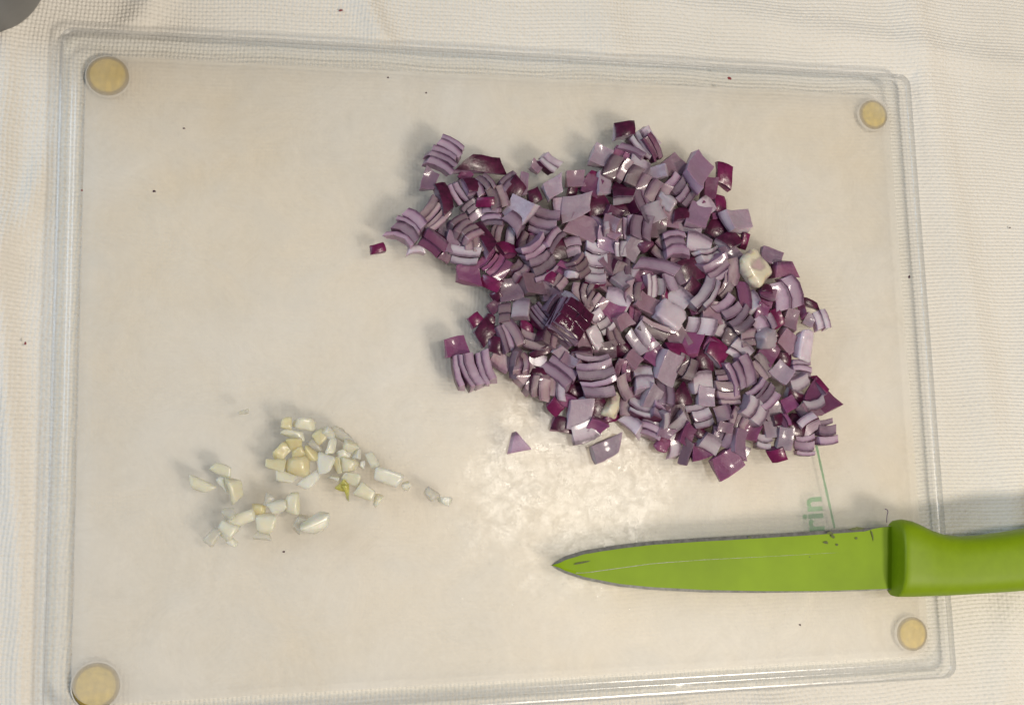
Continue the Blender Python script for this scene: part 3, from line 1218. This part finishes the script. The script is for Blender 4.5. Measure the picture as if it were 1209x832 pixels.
WORD_F = {'w': 'white', 'l': 'lilac', 'p': 'pink', 't': 'pale', 'c': 'cream'}
WORD_S = {'d': 'dark purple', 'm': 'magenta', 'l': 'lilac'}
LANDMARK = [('the glossy dark five-layer block', 671, 377), ('the round cream core', 889, 317), ('the long six-layer strip', 752, 212), ('the rough white cube', 793, 236),
            ('the near-black diamond', 862, 285), ('the wide five-layer block', 708, 446), ('the shiny white nub', 949, 406), ('the cream horn', 723, 476),
            ('the wet magenta nub', 783, 524), ('the dark-faced five-layer stack', 558, 437), ('the root end', 761, 168), ('the big pink wedge', 966, 473),
            ('the magenta triangle', 800, 417), ('the framed white stack', 702, 313), ('the lone upper five-layer stack', 527, 180), ('the broad lilac flake', 820, 205),
            ('the pink chunk facing the knife', 858, 546), ('the magenta-topped white chunk', 846, 415), ('the dark lens', 572, 281), ('the five-layer chevron', 638, 306)]
SPECIAL = {
    (671, 377): 'big glossy onion block, dark purple skin up, five layers showing on its flank',
    (889, 317): 'round cream-coloured onion core piece at the edge of the heap, the yellowest one',
    (752, 212): 'long pale onion strip cut across six layers, longest piece of the heap',
    (793, 236): 'rough bright white onion cube beside the end of the long six-layer strip',
    (862, 285): 'near-black diamond of onion skin lying on pale flesh above the cream core',
    (708, 446): 'wide onion block of five stacked lilac layers on the knife side of the heap',
    (949, 406): 'shiny wet white onion nub at the heap edge facing the board rim',
    (723, 476): 'cream horn-shaped onion sliver at the tip of the wide five-layer block',
    (783, 524): 'wet magenta onion nub at the heap edge facing the knife tip',
    (558, 437): 'five-layer onion stack with a dark outer face, heap corner facing the garlic',
    (761, 168): 'white onion root end with three layers at the topmost tip of the heap',
    (966, 473): 'big pink onion wedge pointing out of the heap towards the board rim',
    (800, 417): 'small magenta triangle of onion skin on a pale chunk in mid heap',
    (702, 313): 'tall white onion stack of four layers framed in magenta, in mid heap',
    (527, 180): 'lone five-layer onion stack at the heap corner farther from the knife',
    (820, 205): 'broad lilac onion flake, hollow side up, beside the lone magenta square',
    (858, 546): 'pink hollow onion chunk lying closest to the knife blade',
    (846, 415): 'white onion chunk topped with a bright magenta skin square, mid heap',
    (572, 281): 'dark lens-shaped onion skin standing out near the garlic end of the heap',
    (638, 306): 'onion chevron of five lilac layers near the glossy dark block',
    (446, 293): 'lone magenta onion scrap lying apart from the heap on bare board',
    (612, 520): 'lone lilac onion triangle with dark edges lying between heap and garlic',
    (716, 530): 'lone translucent lilac onion flake on the wet patch above the knife tip',
    (648, 193): 'small two-layer onion piece lying clear in the notch atop the heap',
    (856, 206): 'lone bright magenta onion square beside the broad lilac flake',
}
used = set()


def describe(r):
    key = (int(r['x']), int(r['y']))
    if key in SPECIAL and not r['fill']:
        used.add(SPECIAL[key])
        return SPECIAL[key]
    area_ = r['L'] * r['W']
    size = 'tiny' if area_ < 230 else 'small' if area_ < 480 else 'mid-sized' if area_ < 820 else 'large'
    asp = max(r['L'], r['W']) / min(r['L'], r['W'])
    if r['o'] == 'S':
        what = f"{WORD_F[r['fl']]} onion " + ('strip' if r['n'] == 1 and asp > 1.7 else 'die') if r['n'] == 1 else f"{WORD_F[r['fl']]} {('', '', 'two', 'three', 'four', 'five', 'six')[r['n']]}-layer onion stack"
    elif r['o'] == 'R':
        what = f"{WORD_F[r['fl']]} rounded onion lump"
    elif r['o'] == 'K':
        what = f"{WORD_S[r['sk']]} onion skin " + ('wedge' if r['tp'] < -.25 else 'strip' if asp > 1.7 else 'square')
    else:
        what = f"{WORD_F[r['fl']]} onion " + ('wedge' if r['tp'] < -.25 else 'sliver' if asp > 1.7 else 'flake')
    lm = sorted(((r['x'] - x) ** 2 + (r['y'] - y) ** 2, n_, x, y) for n_, x, y in LANDMARK if (x, y) != key)
    for take in range(6):
        d2, n_, x, y = lm[take]
        dx, dy = r['x'] - x, r['y'] - y
        side = ('handle' if dx > 0 else 'garlic') if abs(dx) > abs(dy) else ('knife' if dy > 0 else 'far')
        near = 'touching' if d2 < 33 ** 2 else 'near' if d2 < 62 ** 2 else 'away from'
        for form in (f"{size} {what} {near} {n_} on its {side} side",):
            if form not in used and len(form.replace('-', ' ').split()) <= 19 and len(form.split()) <= 16:
                used.add(form)
                return form
    form = f"{size} {what} between {lm[0][1]} and {lm[1][1]}"
    if form in used:
        form = f"{size} {what} between {lm[0][1]} and {lm[2][1]}"
    used.add(form)
    return form


def mix_seed(*v):
    return hash(tuple(int(q * 10) for q in v)) & 0xffff


GROW = 1.0
GROUP = 'diced red onion pieces on the cutting board'
for pi, r in enumerate(rows):
    rr = random.Random(1000 + pi)
    s = px_size(at(r['x'], r['y'], Z_PLATE + 6 * MM)) / MM            # mm per photo pixel
    L, W_, n = r['L'] * s * GROW, r['W'] * s * GROW, r['n']
    ang = math.radians(r['a'])
    if r['o'] == 'S':
        hx, hy = L / 2, W_ / 2
        hz = min(6.8, max(3.4, 0.52 * max(min(L, W_ * 1.2), W_ * .7))) * rr.uniform(0.85, 1.1)
        if r['fill']:
            hz = rr.uniform(4, 6.5)
    else:
        hx, hy = L / 2, W_ / 2
        if r['o'] == 'R':
            rr.uniform(0, 1)
        tl = rr.uniform(1.9, 2.7) if n > 1 else rr.uniform(2.6, 4.4) * (0.7 if L * W_ < 20 else 1)
        hz = tl * n if r['o'] != 'R' else min(5.5, .7 * min(L, W_) + 1.0)
    # settle, correcting the position for the height it ends up at
    lift = 0
    z = Z_PLATE / MM
    for it in range(3):
        p = at(r['x'], r['y'], (z + hz * 0.85) * MM)
        base, gu, gv, sl, m, lu, lv = settle(p.x / MM, p.y / MM, ang, hx, hy, hz, math.radians(19), 1.5)
        z = base
    jt = 11 if np.ptp(HF[sl][m]) > 0.5 else 0.0
    if r['o'] == 'K' and n > 1:
        jt, gu, gv = 2, gu * .4, gv * .4
    # rotation: local z follows the support's slope
    nz = Vector((-gu, -gv, 1)).normalized()
    tilt = Vector((0, 0, 1)).rotation_difference(nz)
    extra = Matrix.Rotation(math.radians(rr.uniform(-jt, jt)), 4, 'X') @ Matrix.Rotation(math.radians(rr.uniform(-jt, jt)), 4, 'Y')
    R = Matrix.Rotation(ang, 4, 'Z') @ tilt.to_matrix().to_4x4() @ extra
    top_ = base + gu * lu + gv * lv + hz * 0.92
    HF[sl][m] = np.maximum(HF[sl][m], top_[m])
    # geometry
    Rc = max(6.0, W_ * rr.uniform(0.9, 2.6)) if r['o'] == 'S' else L * rr.uniform(0.9, 1.6)
    Rw = 40.0
    if r['o'] != 'S':
        Rw = W_ * rr.uniform(1.8, 3)
    if r['o'] == 'K' and n > 1:
        Rc, Rw = L * 2.2, W_ * 3
    if r['o'] in 'IK' and n == 1:
        Rc, Rw = L * rr.uniform(0.85, 1.4) * (1.6 if L > 7.5 else 1), W_ * rr.uniform(1.2, 2.4) * (1.6 if L > 7.5 else 1)
    slant = [rr.uniform(-.22, .22), rr.uniform(-.14, .14), rr.uniform(-.14, .14), rr.uniform(-.10, .10)]
    if r['o'] in 'IK' and n == 1:
        slant[1], slant[2] = rr.uniform(-.24, .24), rr.uniform(-.24, .24)
        if r['tp'] == 0:
            r['tp'] = rr.uniform(-.24, .24)
    if r['tp'] < -1:
        Rc = 90.0
    slots = [M['fl_' + r['fl']], M['sk_' + r['sk']]]
    inner_skin = M['sk_d'] if r['sk'] != 'l' else M['sk_l']
    label = describe(r)
    mat = Matrix.Translation((p.x, p.y, (base + (hz / 2 if r['o'] == 'S' else 0)) * MM)) @ R
    T = L if r['o'] == 'S' else hz
    hv, hw = (W_ / 2, hz / 2) if r['o'] == 'S' else (L / 2, W_ / 2)
    gap = 0.05
    cuts = [0.0]
    for q in range(n):
        cuts.append(cuts[-1] + rr.uniform(0.6, 1.45))
    cuts = [c_ / cuts[-1] * T for c_ in cuts]
    off = -T / 2 if r['o'] == 'S' else (0 if r['o'] == 'K' else -T)
    if r['o'] == 'K':
        off += 0.4 * (hv * hv / (2 * Rc))
    if r['o'] == 'R':
        bm = bmesh.new()
        bmesh.ops.create_cube(bm, size=2.0)
        sh = [rr.uniform(-.22, .22) for _ in range(4)]
        for v in bm.verts:
            q = v.co.copy()
            v.co = Vector((q.x * hx * (1 + sh[0] * q.z), q.y * hy * (1 + sh[1] * q.z + sh[2] * q.x + r['tp'] * q.x), (q.z * .5 * (1 + sh[3] * q.x) + .5) * hz))
        bmesh.ops.bevel(bm, geom=list(bm.edges), offset=min(hx, hy, hz) * .5, segments=3, affect='EDGES', profile=0.6)
        bmesh.ops.subdivide_edges(bm, edges=[e_ for e_ in bm.edges if e_.calc_length() > 1.6], cuts=2, use_grid_fill=True)
        for v in bm.verts:
            v.co += Vector(noise.noise_vector(v.co * 0.45 + Vector((pi * 3.1, 0, 0)))) * 0.75
            v.co *= MM
        me = bpy.data.meshes.new('onion_piece')
        bm.to_mesh(me)
        bm.free()
        me.polygons.foreach_set('use_smooth', [True] * len(me.polygons))
        at_ = me.attributes.new('depth', 'FLOAT', 'POINT')
        at_.data.foreach_set('value', [max(0.0, min(1.0, .36 + (.9 if r['fl'] == 'c' else .42) * noise.noise(v.co * 260 + Vector((pi, 0, 0))))) for v in me.vertices])
        o = link('onion_piece', me, None, [slots[0]])
    elif n == 1:
        me = layer_mesh('onion_piece', off, off + T, hv, hw, Rc, Rw, r['tp'], T if r['o'] == 'S' else 0, slant, (0, 0), r['o'], pi, slots)
        o = link('onion_piece', me)
    else:
        o = bpy.data.objects.new('onion_piece', None)
        o.empty_display_size = 0.004
        COL.objects.link(o)
        for q in range(n):
            sl_ = (rr.uniform(-.45, .45), rr.uniform(-.3, .3))
            sq = [a_ + rr.uniform(-.07, .07) for a_ in slant]
            sm = [slots[0], slots[1] if q == n - 1 else inner_skin]
            Rq = Rc + (cuts[q] - T) * 0.35 if r['o'] == 'S' else Rc
            if (int(r['x']), int(r['y'])) == (671, 377) and q == n - 1:   # the uppermost skin is scored into small dice
                nv2, nw2 = 2, 3
                for a2 in range(nv2):
                    for b2 in range(nw2):
                        me = layer_mesh('skin_die', off + cuts[q] + gap, off + cuts[q + 1], hv / nv2 * .96, hw / nw2 * .96, Rc * .8, Rw * .8, 0, T,
                                        [rr.uniform(-.06, .06) for _ in range(4)], (hv * (2 * a2 + 1 - nv2) / nv2, hw * (2 * b2 + 1 - nw2) / nw2), r['o'], pi * 10 + a2 * 5 + b2, [slots[0], M['sk_g']])
                        d_ = link('skin_die', me, o)
                        d_.rotation_euler = (math.radians(rr.uniform(-4, 4)), math.radians(rr.uniform(-4, 4)), 0)
                continue
            me = layer_mesh('layer', off + cuts[q] + gap, off + cuts[q + 1] - gap, hv * (rr.uniform(.80, 1.04) if r['o'] == 'S' else 1), hw * (rr.uniform(.84, 1.04) if r['o'] == 'S' else 1), max(Rq, 5.0), Rw, r['tp'], T, sq, sl_, r['o'], pi * 10 + q, sm)
            ly = link('layer', me, o)
            if r['o'] == 'S' and n > 2:
                ly.rotation_euler = (0, math.radians(rr.uniform(-3, 3)), math.radians(rr.uniform(-5, 5)))
    o.matrix_world = mat
    tag(o, label, 'onion piece', GROUP)

# ------------------------------------------------------------------ garlic
G = """
288 486 12 11 5 t 0
338 499 88 14 13 y 0
360 500 -8 26 15 c 0
346 512 -18 28 10 c 0
350 521 10 16 15 y 0
378 515 40 18 16 y 0
372 526 -38 19 9 t 0
392 526 75 22 11 w 0
386 511 -40 16 12 w 0
405 514 -33 28 12 t 0
412 524 -30 18 13 c 0
406 535 20 16 12 c 0
418 537 75 13 7 w 0
334 532 50 24 15 y 0
352 531 20 17 13 y 0
365 535 -38 22 12 y 0
325 548 -8 22 13 y 0
353 549 -5 32 24 y 1
337 563 -20 20 13 c 0
384 547 80 24 20 w 1
399 549 -80 20 9 y 0
395 564 -18 13 5 w 0
367 566 38 30 14 w 1
412 549 -10 20 17 c 0
415 563 -20 20 14 c 0
406 572 60 15 13 g 0
409 580 -75 22 11 g 1
432 581 -28 22 16 c 0
446 590 60 14 9 w 0
421 536 78 13 8 w 1
440 543 -62 19 10 w 0
428 548 80 9 6 w 0
458 563 -20 30 17 w 0
480 573 15 11 10 w 0
510 583 -40 17 13 t 0
526 591 -10 16 9 w 0
237 573 -25 28 14 c 0
261 554 -25 24 14 c 0
274 577 -72 30 17 c 1
266 569 -60 20 12 w 0
268 625 -35 23 19 w 1
251 633 50 22 14 t 0
274 640 -30 14 10 w 0
286 612 18 32 15 c 0
272 609 -20 15 14 t 0
305 601 0 15 13 y 0
316 591 70 14 11 t 0
327 598 20 20 16 w 1
314 618 85 24 22 c 1
310 632 -10 20 10 t 0
345 594 85 26 19 c 0
354 618 60 20 14 t 0
371 619 22 30 19 w 0
"""
GL = [('the yellow dome', 353, 549), ('the green sprout tip', 409, 580), ('the biggest white lump', 384, 547), ('the cream barrel', 314, 618), ('the pale wedge pair', 371, 619),
      ('the small lone cube', 480, 573), ('the curved cream slice', 274, 577), ('the far white block', 458, 563), ('the tilted white chunk', 268, 625)]
GS = {(288, 486): 'lone thin translucent garlic splinter apart from the rest on the bare board', (353, 549): 'yellow domed garlic piece atop the garlic pile, the largest yellow one',
      (409, 580): 'green garlic sprout tip with a pointed end at the pile edge', (384, 547): 'biggest plump white garlic lump beside the yellow dome',
      (314, 618): 'cream barrel-shaped garlic piece in the small cluster', (371, 619): 'pale garlic wedge at the knife end of the small cluster',
      (480, 573): 'small lone white garlic cube beside the white block', (274, 577): 'curved cream garlic slice on the three-piece cluster',
      (458, 563): 'white garlic block at the pile edge facing the onions', (526, 591): 'tiny white garlic sliver lying closest to the knife tip',
      (510, 583): 'tiny greyish translucent garlic lump beside the last white sliver', (268, 625): 'tilted white garlic chunk leaning at the end of the small cluster'}
GW = {'w': 'white', 'c': 'cream', 'y': 'yellow', 't': 'translucent grey', 'g': 'green'}
used_g = set(GS.values())


def glabel(x, y, a_, L, W_, c_):
    k = (int(x), int(y))
    if k in GS:
        return GS[k]
    ar = L * W_
    size = 'tiny' if ar < 130 else 'small' if ar < 240 else 'mid-sized' if ar < 370 else 'large'
    what = 'sliver' if L / W_ > 1.9 else 'chip' if L / W_ > 1.35 else 'cube'
    lm = sorted(((x - u) ** 2 + (y - v) ** 2, n_, u, v) for n_, u, v in GL)
    for d2, n_, u, v in lm[:5]:
        dx, dy = x - u, y - v
        side = ('onion' if dx > 0 else 'outer') if abs(dx) > abs(dy) else ('knife' if dy > 0 else 'far')
        for f_ in (f"{size} {GW[c_]} garlic {what} {'touching' if d2 < 576 else 'near' if d2 < 1600 else 'away from'} {n_} on its {side} side",):
            if f_ not in used_g:
                used_g.add(f_)
                return f_
    return f"{size} {GW[c_]} garlic {what} between {lm[0][1]} and {lm[1][1]}"


grows = [ln.split() for ln in G.strip().splitlines()]
grows.sort(key=lambda f: int(f[6]))
for gi, f in enumerate(grows):
    x, y, a_, L, W_ = (float(q) for q in f[:5])
    c_ = f[5]
    rr = random.Random(500 + gi)
    s = px_size(at(x, y)) / MM
    L2, W2 = L * s * .47, W_ * s * .47
    hz = min(4.2, max(1.6, 1.35 * min(L2, W2) + 0.4)) * rr.uniform(.85, 1.15)
    z = Z_PLATE / MM
    ang = math.radians(a_)
    for it in range(2):
        p = at(x, y, (z + hz * .85) * MM)
        base, gu, gv, sl, m, lu, lv = settle(p.x / MM, p.y / MM, ang, L2, W2, hz, math.radians(25), 0.8)
        z = base
    nz = Vector((-gu, -gv, 1)).normalized()
    R = Matrix.Rotation(ang, 4, 'Z') @ Vector((0, 0, 1)).rotation_difference(nz).to_matrix().to_4x4()
    top_ = base + gu * lu + gv * lv + hz * 0.9
    HF[sl][m] = np.maximum(HF[sl][m], top_[m])
    bm = bmesh.new()
    bmesh.ops.create_cube(bm, size=2.0)
    sh = [rr.uniform(-.32, .32) for _ in range(6)]
    for v in bm.verts:
        q = v.co.copy()
        kx = 1 + sh[0] * q.z + sh[1] * q.y
        ky = 1 + sh[2] * q.z + sh[3] * q.x
        kz = 1 + sh[4] * q.x + sh[5] * q.y
        if c_ == 'g' and L > 20:
            ky *= 0.55 - 0.45 * q.x
        v.co = Vector((q.x * L2 * kx + rr.uniform(-.1, .1) * L2, q.y * W2 * ky + rr.uniform(-.1, .1) * W2, (q.z * .5 * kz) * hz + hz / 2))
    bmesh.ops.bevel(bm, geom=list(bm.edges), offset=min(L2, W2, hz) * rr.uniform(.3, .6), segments=3, affect='EDGES', profile=0.6)
    if int(x) == 353:
        for v in bm.verts:
            e2 = (v.co.x / L2) ** 2 + (v.co.y / W2) ** 2
            v.co.z *= max(.35, 1.15 - .5 * e2)
            v.co.x *= 1 - .12 * abs(v.co.y / W2)
    bmesh.ops.subdivide_edges(bm, edges=[e_ for e_ in bm.edges if e_.calc_length() > 1.0], cuts=2, use_grid_fill=True)
    for _ in range(3):
        bmesh.ops.smooth_vert(bm, verts=list(bm.verts), factor=0.45, use_axis_x=True, use_axis_y=True, use_axis_z=True)
    for v in bm.verts:
        v.co += Vector(noise.noise_vector(v.co * 0.7 + Vector((gi * 3.1, 0, 0)))) * 0.30
        v.co.z = max(v.co.z, 0.0) if base < Z_PLATE / MM + .05 else v.co.z
        v.co *= MM
    me = bpy.data.meshes.new('garlic_piece')
    bm.to_mesh(me)
    bm.free()
    me.polygons.foreach_set('use_smooth', [True] * len(me.polygons))
    o = link('garlic_piece', me, None, [M['g_' + c_]])
    o.matrix_world = Matrix.Translation((p.x, p.y, base * MM)) @ R
    tag(o, glabel(x, y, a_, L, W_, c_), 'garlic piece', 'chopped garlic pieces on the cutting board')

# ------------------------------------------------------------------ droplets of onion juice on the board
rd = np.random.default_rng(5)
V, F = [], []
dom = [(1.0, 0.0), (0.80, 0.33), (0.42, 0.52)]


def droplet(px, py, r):
    h = 0.55
    if HF[int((at(px, py).y / MM - GY0) / CELL), int((at(px, py).x / MM - GX0) / CELL)] > Z_PLATE / MM + .2:
        return
    c_ = at(px, py)
    k = len(V)
    ph, el, ea = rd.uniform(0, 6.28), rd.uniform(1.0, 1.8), rd.uniform(0, 3.14)
    n_ = 7
    for rad, zz in dom:
        for i in range(n_):
            a_ = ph + 2 * PI * i / n_
            x_, y_ = rad * math.cos(a_) * el, rad * math.sin(a_)
            V.append((c_.x + r * (x_ * math.cos(ea) - y_ * math.sin(ea)), c_.y + r * (x_ * math.sin(ea) + y_ * math.cos(ea)), Z_PLATE + 0.02 * MM + r * zz * h))
    V.append((c_.x, c_.y, Z_PLATE + 0.02 * MM + r * 0.60 * h))
    for j in range(2):
        for i in range(n_):
            F.append((k + j * n_ + i, k + j * n_ + (i + 1) % n_, k + (j + 1) * n_ + (i + 1) % n_, k + (j + 1) * n_ + i))
    for i in range(n_):
        F.append((k + 2 * n_ + i, k + 2 * n_ + (i + 1) % n_, k + 3 * n_))


for _ in range(5200):
    x_, y_ = rd.normal(668, 62), rd.normal(575, 62)
    if noise.noise(Vector((x_ / 22.0, y_ / 22.0, 3))) + 0.6 * noise.noise(Vector((x_ / 7.0, y_ / 7.0, 9))) > -0.02:
        droplet(x_, y_, abs(rd.normal(0.14, 0.10)) * MM + 0.05 * MM)
for _ in range(700):
    x_, y_ = rd.normal(470, 50), rd.normal(545, 55)
    if noise.noise(Vector((x_ / 18.0, y_ / 18.0, 5))) > 0.05:
        droplet(x_, y_, abs(rd.normal(0.12, 0.07)) * MM + 0.05 * MM)
for _ in range(500):
    x_, y_ = rd.uniform(500, 680), rd.uniform(360, 520)
    droplet(x_, y_, abs(rd.normal(0.10, 0.06)) * MM + 0.04 * MM)
for _ in range(420):
    droplet(rd.uniform(130, 640), rd.uniform(470, 800), abs(rd.normal(0.08, 0.05)) * MM + 0.04 * MM)
me = mesh('water_droplets', V, F, True)
o = link('water_droplets', me, None, [M['water']])
tag(o, 'tiny droplets of onion juice spread over the board in front of the heap', 'droplets', None, 'stuff')

# ------------------------------------------------------------------ crumbs and a thread
ZR = 9.0 * MM
CR = [(402, 13, 3.2, 1.2, .3, 0.4 * MM, 'red', 'red onion crumb on the tablecloth beyond the board edge'),
      (30, 405, 1.4, 2.4, 0, 3.0 * MM, 'red', 'tiny red crumb on the tablecloth fold beside the board'),
      (217, 152, 2.0, 1.0, .2, Z_PLATE, 'dark', 'tiny dark crumb on the frosted plate close to a corner foot'),
      (182, 226, 2.2, 1.8, 0, Z_PLATE, 'dark', 'tiny purple crumb on the frosted plate, set in from the short rim'),
      (97, 225, 1.4, 1.2, 0, Z_PLATE, 'red', 'tiny red crumb at the border of the frosted plate'),
      (861, 93, 2.6, 1.8, -.3, Z_PLATE, 'red', 'red onion crumb in the channel of the long rim'),
      (1073, 327, 1.8, 2.2, 0, ZR, 'dark', 'black speck on the clear short rim above the knife handle'),
      (1192, 269, 1.6, 1.0, 0, 0.4 * MM, 'dark', 'dark speck on the tablecloth outside the short rim'),
      (944, 737, 1.6, 1.3, 0, Z_PLATE, 'dark', 'tiny dark crumb on the plate between knife blade and corner foot'),
      (335, 651, 2.0, 1.4, 0, Z_PLATE, 'dark', 'tiny brown crumb on the plate beside the small garlic cluster'),
      (458, 92, 1.6, 1.2, 0, Z_PLATE, 'dark', 'tiny dark speck on the plate just inside the long rim'),
      (503, 110, 1.3, 1.0, 0, Z_PLATE, 'dark', 'faint dark speck on the plate between long rim and onions')]
for i, (x, y, rx, ry, an, z, kind, lab) in enumerate(CR):
    s = px_size(at(x, y, z))
    bm = bmesh.new()
    bmesh.ops.create_icosphere(bm, subdivisions=1, radius=1)
    rr = random.Random(i)
    for v in bm.verts:
        k = rr.uniform(.7, 1.2)
        v.co = Vector((v.co.x * rx * k * s, v.co.y * ry * k * s, v.co.z * 0.28 * MM * k + 0.25 * MM))
    me = bpy.data.meshes.new('crumb')
    bm.to_mesh(me)
    bm.free()
    o = link('crumb', me, None, [M['crumb_' + kind]])
    c = at(x, y, z)
    o.location = c
    o.rotation_euler = (0, 0, an)
    tag(o, lab, 'crumb', 'crumbs scattered on board and cloth')


def tube(name, pts, r, mat):
    V, F = [], []
    n_ = 6
    for i, p in enumerate(pts):
        q = pts[min(i + 1, len(pts) - 1)] - pts[max(i - 1, 0)]
        q.normalize()
        s_ = q.cross(Vector((0, 0, 1))).normalized()
        t_ = s_.cross(q)
        for k in range(n_):
            a_ = 2 * PI * k / n_
            V.append(p + (s_ * math.cos(a_) + t_ * math.sin(a_)) * r)
    for i in range(len(pts) - 1):
        for k in range(n_):
            F.append((i * n_ + k, i * n_ + (k + 1) % n_, (i + 1) * n_ + (k + 1) % n_, (i + 1) * n_ + k))
    F.append(tuple(range(n_)))
    F.append(tuple(range((len(pts) - 1) * n_, len(pts) * n_)))
    me = mesh(name, V, F, True)
    fix_normals(me)
    return link(name, me, None, [mat])


o = tube('thread', [at(x, y, Z_PLATE + .25 * MM) for x, y in ((1047, 617), (1047, 612), (1047.5, 607), (1048.5, 604), (1047.5, 601.5), (1045, 600.5))], 0.13 * MM, M['thread'])
tag(o, 'short purple onion fibre curling out beside the knife bolster', 'fibre')
